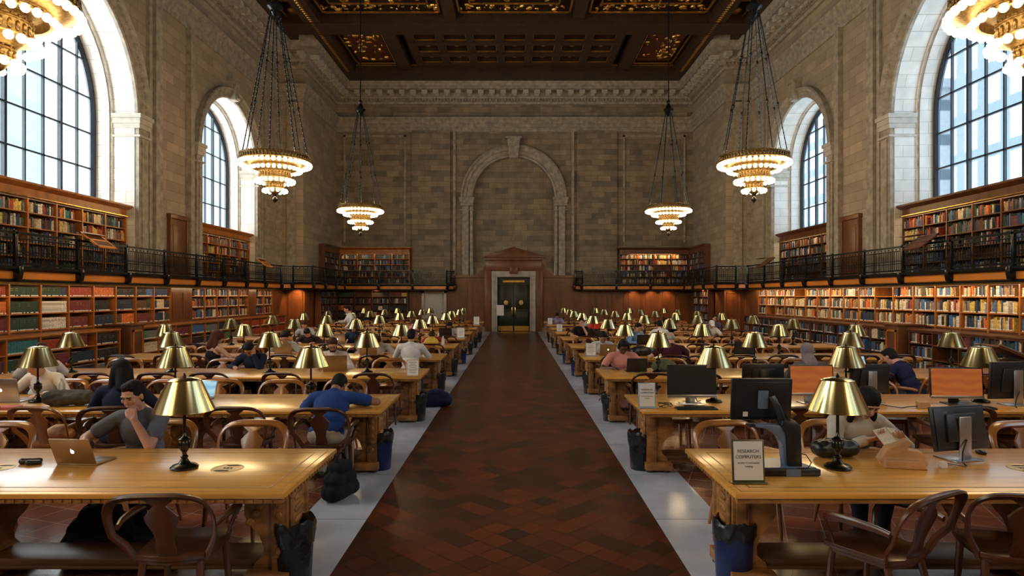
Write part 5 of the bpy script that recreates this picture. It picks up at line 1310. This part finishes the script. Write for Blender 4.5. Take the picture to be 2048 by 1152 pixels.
# all-in-one terminal on articulated stand
t = thing('computer_terminal', 'black all-in-one computer on bent stand behind the research computers sign', 'computer', (1.83,4.52,TH+.001), PI)
tf = Matrix.Translation((.07,-.05,.50))@Matrix.Rotation(math.radians(-6),4,'X')
b = MB(); b.box(-.215,.215,-.014,.014,-.15,.15,tf=tf); b.box(-.19,.19,.014,.026,-.13,.13,tf=tf); b.build('monitor_housing', M['black'], t, bevel=.006)
MB().box(-.2,.2,-.016,-.014,-.125,.14,tf=tf).build('screen', M['black'], t, smooth=0)
b = MB(); b.box(-.035,.035,.026,.05,-.06,.07,tf=tf); b.build('mount_plate', M['bluegrey'], t, bevel=.006)
MB().box(.10,.135,.0262,.028,-.12,-.085,tf=tf).build('sticker', M['label'], t, smooth=0)
b = MB(); b.tube([(.02,.02,.53),(-.01,.045,.46),(-.03,.05,.40),(-.05,.05,.33)], [.03,.03,.032,.04], 4, flat=.5); b.build('neck', M['black'], t, bevel=.004)
b = MB(); b.prism([(-.165,.02),(-.07,.02),(-.06,.20),(-.055,.27),(-.02,.34),(-.03,.37),(-.12,.37),(-.155,.33)],'y',-.03,.09); b.build('computer_tower', M['black'], t, bevel=.008)
b = MB(); b.prism([(-.07,.03),(-.05,.03),(-.03,.20),(.0,.26),(.07,.31),(.15,.325),(.15,.335),(.05,.34),(-.02,.335),(-.055,.28)],'y',.0,.075); b.build('side_shell', M['bluegrey'], t, bevel=.006)
b = MB(); b.box(.02,.19,-.03,.06,.318,.335); b.build('tray', M['black'], t, bevel=.005)
b = MB(); b.prism([(-.17,-.16),(.17,-.16),(.27,.14),(-.27,.14)],'z',0,.05); b.build('base', M['black'], t, bevel=.008)
b = MB(); b.prism([(-.155,-.14),(.155,-.14),(.245,.12),(-.245,.12)],'z',.05,.056); b.box(-.13,-.03,.139,.143,.0,.05); b.build('base_top', M['bluegrey'], t, smooth=0)
b = MB(); b.tube([(-.15,.05,.14),(-.20,.06,.13),(-.23,.08,.08),(-.19,.12,.055),(-.12,.12,.055)], .004, 6); b.build('cable', M['black'], t)
# second right table
monitor('switched-off black monitor facing camera beside paper sign, second right table', 2.02, 7.30, 0, w=.56, h=.36, zc=.27, chin=True)
keyboard('black keyboard in front of the switched-off monitor', 1.98, 6.98, .02)
keyboard('black keyboard before the right orange-screened monitor', 5.02, 7.02, -.1)
keyboard('black keyboard before the left orange-screened monitor', 3.42, 7.05, .3)
monitor('monitor with orange screen facing camera beside back of another, second right table', 3.42, 7.38, .05, w=.52, h=.34, zc=.27, scr=M['screenorange'], chin=True)
monitor('black monitor seen from behind, half hidden by orange-screened one', 2.98, 7.68, PI, w=.50, h=.30, zc=.27, stand='black')
monitor('black monitor back with silver stand right of the lamp, second right table', 4.13, 7.45, PI+.15, w=.50, h=.34, zc=.27)
monitor('monitor with orange screen at right of second right table', 5.05, 7.32, -.08, w=.58, h=.34, zc=.245, scr=M['screenorange'], chin=True, stand='black')
monitor('black monitor back with silver stand at right edge of photo', 5.66, 7.25, PI+.1, w=.62, h=.42, zc=.28)
sign('small framed sign reading RESEARCH COMPUTERS on front right table', 1.545, 4.22, [('RESEARCH',.030,.70),('COMPUTERS',.030,.57),('ACCESS TO DATABASES',.0135,.45),('Catalog',.017,.37)], w=.215, h=.285)
sign('pale framed sign reading research computers on second right table', 1.455, 7.02, [('RESEARCH',.026,.70),('COMPUTERS',.026,.58),('ACCESS TO DATABASES',.0118,.46),('Catalog',.016,.38)], w=.19, h=.28, fr='frameblue')
sign('brown framed notice on third left table near the aisle', -1.55, 9.75, None, w=.19, h=.26, fr='tan')
sign('small white notice on sixth left table', -1.56, 18.6, None, w=.22, h=.30, fr='frameblue')
sign('small white notice on ninth left table', -1.62, 27.3, None, w=.24, h=.34, fr='frameblue')
sign('white notice with print on fourth right table beside gold laptop', 1.56, 13.05, None, w=.21, h=.27, fr='frameblue')
sign('small white notice on seventh right table', 1.54, 21.9, None, w=.2, h=.26, fr='frameblue')
sign('small white notice on ninth right table', 1.52, 27.4, None, w=.2, h=.28, fr='frameblue')
t = thing('floor_sign', 'white sheet on a thin post standing in front of the main doors', 'sign', (-.75,33.6,0))
MB().lathe([(.001,0),(.16,0),(.16,.02),(.015,.03),(.015,1.1),(.001,1.1)],16).build('post', M['black'], t); MB().box(-.19,.19,-.02,0,.95,1.5).build('notice', M['paper'], t, smooth=0)
# things on tables
t = thing('handbag', 'slouching tan leather handbag on front right table', 'bag', (2.80,4.64,TH+.001), -.2)
b = MB(); b.prism([(-.12,0),(.14,0),(.165,.04),(.12,.125),(.03,.13),(.06,.185),(.035,.20),(-.03,.165),(-.10,.14),(-.155,.05)][::1], 'y', -.05, .05); b.prism([(-.13,0),(.15,0),(.12,.06),(-.12,.06)], 'y', -.08, .07)
o = organic(b,'body',M['tan'],t,.006,9,noise=(.008,.04))
b = MB(); b.tube([(.06,.045,.135),(.05,.07,.10),(.0,.085,.08),(-.06,.075,.09),(-.09,.05,.125)], .006, 6, flat=1.6); b.build('strap', M['tan'], t)
bag('black soft bag behind the front right lamp', 2.47, 4.93, TH+.001, .1, (.24,.15,.05), M['black'], 'bag', False, .008, (.012,.05))
t = thing('power_adapter', 'small white plug adapter beside cable outlet, front right table', 'adapter', (3.08,4.60,TH+.001)); MB().box(-.02,.02,-.02,.02,0,.045).build('body', M['paper'], t, bevel=.004); MB().tube([(0,.02,.02),(.1,.1,.006),(.18,.02,.005)],.004,5).build('cord', M['black'], t)
t = thing('computer_mouse', 'black mouse beside the black monitor stand, front right', 'mouse', (3.66,5.02,TH+.001)); MB().ell((0,0,.012),(.032,.055,.018)).build('body', M['black'], t)
t = thing('power_adapter', 'tan plug block with cables on second right table', 'adapter', (4.50,7.05,TH+.001)); MB().box(-.06,.06,-.04,.04,0,.07).build('body', M['tan'], t, bevel=.006); MB().tube([(-.06,0,.02),(-.15,.03,.008),(-.25,-.03,.008),(-.33,.06,.01),(-.4,.15,.02)],.006,5).build('cord', M['black'], t)
t = thing('coiled_cable', 'black coiled cable beside the pale sign, second right table', 'cable', (1.66,7.05,TH+.001)); MB().tube([(.07*math.cos(a*1.3),.05*math.sin(a),.006+.05*abs(math.sin(a*.5))) for a in [k*.45 for k in range(30)]],.004,5).build('loops', M['black'], t)
t = thing('paper_sheet', 'loose white paper sheet beside keyboard, second right table', 'paper', (1.92,7.15,TH+.026)); MB().box(-.1,.12,-.04,.04,0,.003).build('sheet', M['paper'], t, smooth=0)
t = thing('drinking_cup', 'small black cylindrical cup standing on second left table near aisle', 'cup', (-1.66,7.2,TH+.001)); MB().lathe([(.001,0),(.024,0),(.028,.085),(.024,.085),(.02,.01),(.001,.01)],20).build('body', M['black'], t)
t = thing('water_bottle', 'clear plastic water bottle beside the silver laptop', 'bottle', (-5.48,7.75,TH+.001)); MB().lathe([(.001,0),(.034,0),(.036,.02),(.036,.15),(.03,.18),(.013,.205),(.013,.225),(.001,.225)],20).build('body', M['clear'], t); MB().lathe([(.001,.222),(.016,.222),(.016,.24),(.001,.24)],12).build('cap', M['paper'], t)
bag('heap of dark coat and pale scarf on second left table', -5.02, 7.2, TH+.001, .15, (.34,.2,.045), cloth('dark_coat',(.06,.055,.048),.6), 'folded_coat', False, .010, (.035,.05))
t = thing('hardback', 'flat pink-covered book at the near edge of second left table', 'book', (-5.62,6.98,TH+.001), .1); MB().box(-.2,.2,-.07,.07,0,.03).build('cover', cloth('pinkbook',(.45,.14,.13)), t, bevel=.003)
bag('olive backpack lying on third right table beside the black laptop', 2.45, FB(2)-.42, TH+.001, .1, (.26,.18,.11), cloth('olive',(.10,.12,.07)), 'backpack', True, .012)
bag('yellow carrier bag on fifth left table', -2.1, FB(4)-.45, TH+.001, 0, (.26,.14,.17), M['yellow'], 'carrier_bag', False, .014)
t = thing('milk_bottle', 'small white bottle beside the yellow bag', 'bottle', (-1.8,FB(4)-.5,TH+.001)); MB().lathe([(.001,0),(.04,0),(.04,.14),(.018,.18),(.018,.22),(.001,.22)],14).build('body', M['paper'], t)
bag('tan bag lying on the seat of a chair behind the front left table', -4.86, 6.86, .459, .2, (.20,.14,.10), M['tan'], 'handbag', False, .01)
bag('black backpack standing on floor beside second left table leg', -1.72, 6.32, 0, 1.2, (.26,.22,.36), cloth('black_nylon',(.012,.012,.015)), 'backpack', True, .012)
bag('dark navy bag on floor at end of third left table', -1.42, 11.55, 0, .1, (.38,.26,.20), cloth('navy_nylon',(.012,.016,.05)), 'duffel_bag', True, .014)
bag('black backpack on floor under front left table', -3.2, 4.95, 0, .4, (.30,.26,.34), cloth('black_nylon',(.012,.012,.015)), 'backpack', True, .013)
bag('second dark bag under front left table, beside the backpack', -2.72, 4.85, 0, -.3, (.20,.2,.30), cloth('black_nylon',(.012,.012,.015)), 'shoulder_bag', True, .013)
t = thing('open_book', 'open white book lying on fourth right table', 'book', (3.6,12.85,TH+.001), .2)
for s in (-1,1): MB().box(0,s*.14,-.1,.1,0,.016).build('page_block', M['paper'], t, bevel=.003)
bag('black bag on fourth right table by the aisle lamp', 2.62, 13.2, TH+.001, .1, (.34,.2,.1), M['black'], 'bag', False, .014)
# bins
for s in (-1,1):
    kinds = {-1: ['black','blue','black','black','black','blue','black','black','black'], 1: ['blue','black','black','black','blue','blue','black','black','black']}[s]
    for i, k in enumerate(kinds):
        x = s*(1.53 if not (s == 1 and i == 1) else 1.45)-.02
        lab = '%s waste bin with black liner at aisle end of %s %s table' % (k, ordn(i), SIDE[s])
        t = bin_(lab, x if s < 0 else x+.03, rowC(i)+(-.05 if i else -.1), k)
# reading stands clipped on the gallery rail
for (x,y,w_,mt,lab) in ((-10.33,15.9,.75,'fascia','slanted wooden book rest fixed to left gallery rail, nearer one'),(-10.33,26.4,.7,'fascia','slanted wooden book rest fixed to left gallery rail, farther one'),(10.33,16.3,.75,'casedark','dark slanted book rest on right gallery rail, nearer one'),(10.33,26.3,.7,'casedark','dark slanted book rest on right gallery rail, farther one')):
    s = 1 if x < 0 else -1
    t = thing('book_rest', lab, 'book rest', (x,y,3.36))
    tf = Matrix.Rotation(s*math.radians(38),4,'Y')
    b = MB()
    for (a,c,d,e) in ((-.3,.3,-w_/2,-w_/2+.07),(-.3,.3,w_/2-.07,w_/2),(-.3,-.23,-w_/2,w_/2),(.23,.3,-w_/2,w_/2),(-.035,.035,-w_/2,w_/2)): b.box(a,c,d,e,-.02,.02,tf=tf)
    b.build('desk_frame', M[mt], t, bevel=.004)
    b = MB(); b.box(-.24,.24,-w_/2+.06,w_/2-.06,.0,.012,tf=tf); b.build('desk_board', M['casedark'], t, smooth=0)
    b = MB(); b.box(-.3,-.08,-w_/2,w_/2,.15,.17); b.build('shelf_top', M['paper'] if s>0 else M['casedark'], t, bevel=.004)
# slanted reading tables near the walls
for (x,y,lab) in ((8.7,11.4,'dark slanted reading desk standing before the right-hand bookcases'),):
    t = thing('reading_desk', lab, 'desk', (x,y,0)); s = 1 if x < 0 else -1
    b = MB(); tf = Matrix.Translation((0,0,1.0))@Matrix.Rotation(s*math.radians(-22),4,'Y'); b.box(-.32,.32,-.3,.3,-.02,.02,tf=tf); b.build('slanted_top', M['casedark'], t, bevel=.006)
    b = MB(); b.box(-.28,.28,-.26,.26,.0,.85); b.build('body', M['casedark'], t, bevel=.01)
    b = MB(); b.box(-.32,.32,-.31,-.28,.02,.045,tf=tf); b.build('trim_strip', M['silver'], t, smooth=0)
# ------------------------------------------------------------------ light
def lamp(kind, name, loc, energy, col, **k):
    l = bpy.data.lights.new(name, kind); l.energy = energy; l.color = col
    for a, v in k.items():
        if a not in ('rot','portal'): setattr(l, a, v)
    o = bpy.data.objects.new(name, l); C.objects.link(o); o.location = loc
    if 'rot' in k: o.rotation_euler = k['rot']
    if k.get('portal'): l.cycles.is_portal = True
    return o
WARM = (1,.67,.32)
EC = 460
for (x,y,k,s) in CHL+[(sx*6.1,y,3,sx) for sx in (-1,1) for y in (-2.5,)]:
    lamp('POINT', 'chandelier_light', (x,y,5.39-.22), EC, WARM, shadow_soft_size=.75)
for s in (-1,1):
    for c, r in WINS:
        h = ZSP+r-ZS
        lamp('AREA', 'window_portal', (s*(XG-.12), c, ZS+h/2), 1, (1,1,1), shape='RECTANGLE', size=2*r, size_y=h, rot=(PI/2,0,-s*-PI/2) if False else (0, s*PI/2, 0), portal=True)
# strip lights under the gallery and under the upper cornices, with their fixtures
def strip(x, y0, y1, z, s, e, w=.03, ang=.5):
    L = y1-y0
    o = lamp('AREA', 'shelf_strip_light', (x,(y0+y1)/2,z), e*L, (1,.72,.40), shape='RECTANGLE', size=w, size_y=L, rot=(0, s*-ang, 0))
    return o
for s, e in ((-1,2.4),(1,6.5)):
    strip(s*10.5, 12, 28.6, 2.235, s, e, w=.05, ang=.9)
    q = MB().box(s*10.47,s*10.53,12,28.6,2.24,2.28).build('shelf_light_fixture', M['brassplain'], None, smooth=0); tag(q, 'long slim light fixture under the %s gallery edge' % SIDE[s], 'light fixture')
    for (a,c,nm) in ((12.3,18.9,'near'),(23.1,27.7,'far')):
        strip(s*11.40, a, c, 4.31, s, 1.0 if s<0 else 1.8, ang=.25)
        q = MB().box(s*11.36,s*11.44,a,c,4.312,4.33).build('shelf_light_fixture', M['brassplain'], None, smooth=0); tag(q, 'slim light fixture under the %s %s bay bookcase cornice' % (nm, SIDE[s]), 'light fixture')
for (x,y,e,tx,ty) in ((-10.25,29.75,26,0,.18),(-9.62,29.75,18,0,.15),(10.1,29.8,12,0,.15),(9.4,31.6,14,.12,0),(9.4,32.4,12,.12,0),(6.6,35.2,12,0,.15),(7.6,35.2,14,0,.15),(8.4,35.2,12,0,.15),(-7.6,35.0,8,0,.1)):
    l = lamp('SPOT', 'gallery_downlight', (x,y,2.42), e*4.0, (1,.52,.18), spot_size=1.9, spot_blend=.6, shadow_soft_size=.04, rot=(ty*2,-tx*2,0) if True else None)
lamp('AREA', 'shelf_strip_light', (7.75,YB-.5,4.28), 16, (1,.66,.28), shape='RECTANGLE', size=2.6, size_y=.04, rot=(.5,0,0))
lamp('AREA', 'shelf_strip_light', (-7.75,YB-.5,4.28), 5, (1,.66,.28), shape='RECTANGLE', size=3.6, size_y=.04, rot=(.5,0,0))
# world: bright hazy daylight, stronger towards the left-hand side
w = bpy.data.worlds.new('daylight'); bpy.context.scene.world = w; w.use_nodes = True; t = w.node_tree
bg = t.nodes['Background']; tc = N(t,'ShaderNodeTexCoord'); sp = N(t,'ShaderNodeSeparateXYZ'); t.links.new(tc.outputs['Generated'], sp.inputs[0])
mr = N(t,'ShaderNodeMapRange'); mr.inputs[1].default_value=-.6; mr.inputs[2].default_value=.6; t.links.new(sp.outputs['X'], mr.inputs[0])
cr = N(t,'ShaderNodeValToRGB'); cr.color_ramp.elements[0].color = (1.0,1.0,1.0,1); cr.color_ramp.elements[1].color = (.27,.36,.47,1); t.links.new(mr.outputs[0], cr.inputs[0]); t.links.new(cr.outputs[0], bg.inputs[0])
bg.inputs[1].default_value = 9.5
# ------------------------------------------------------------------ camera and colour
cam = bpy.data.cameras.new('camera'); co = bpy.data.objects.new('camera', cam); C.objects.link(co); bpy.context.scene.camera = co
co.location = (0,0,H); co.rotation_euler = (PI/2,0,0); cam.sensor_width = 36; cam.lens = F/2048*36
cam.shift_x = -(VX-1024)/2048; cam.shift_y = (VY-576)/2048; cam.clip_end = 400; cam.clip_start = .05
sc_ = bpy.context.scene
sc_.view_settings.view_transform = 'Standard'; sc_.view_settings.look = 'None'; sc_.view_settings.gamma = 1; sc_.view_settings.use_curve_mapping = False
sc_.view_settings.exposure = 0.0
cy = sc_.cycles
cy.max_bounces = 6; cy.diffuse_bounces = 3; cy.glossy_bounces = 3; cy.transmission_bounces = 4; cy.transparent_max_bounces = 8; cy.sample_clamp_indirect = 6; cy.caustics_reflective = False; cy.caustics_refractive = False
cy.use_denoising = True; cy.use_adaptive_sampling = True; cy.adaptive_threshold = .02; cy.use_light_tree = True
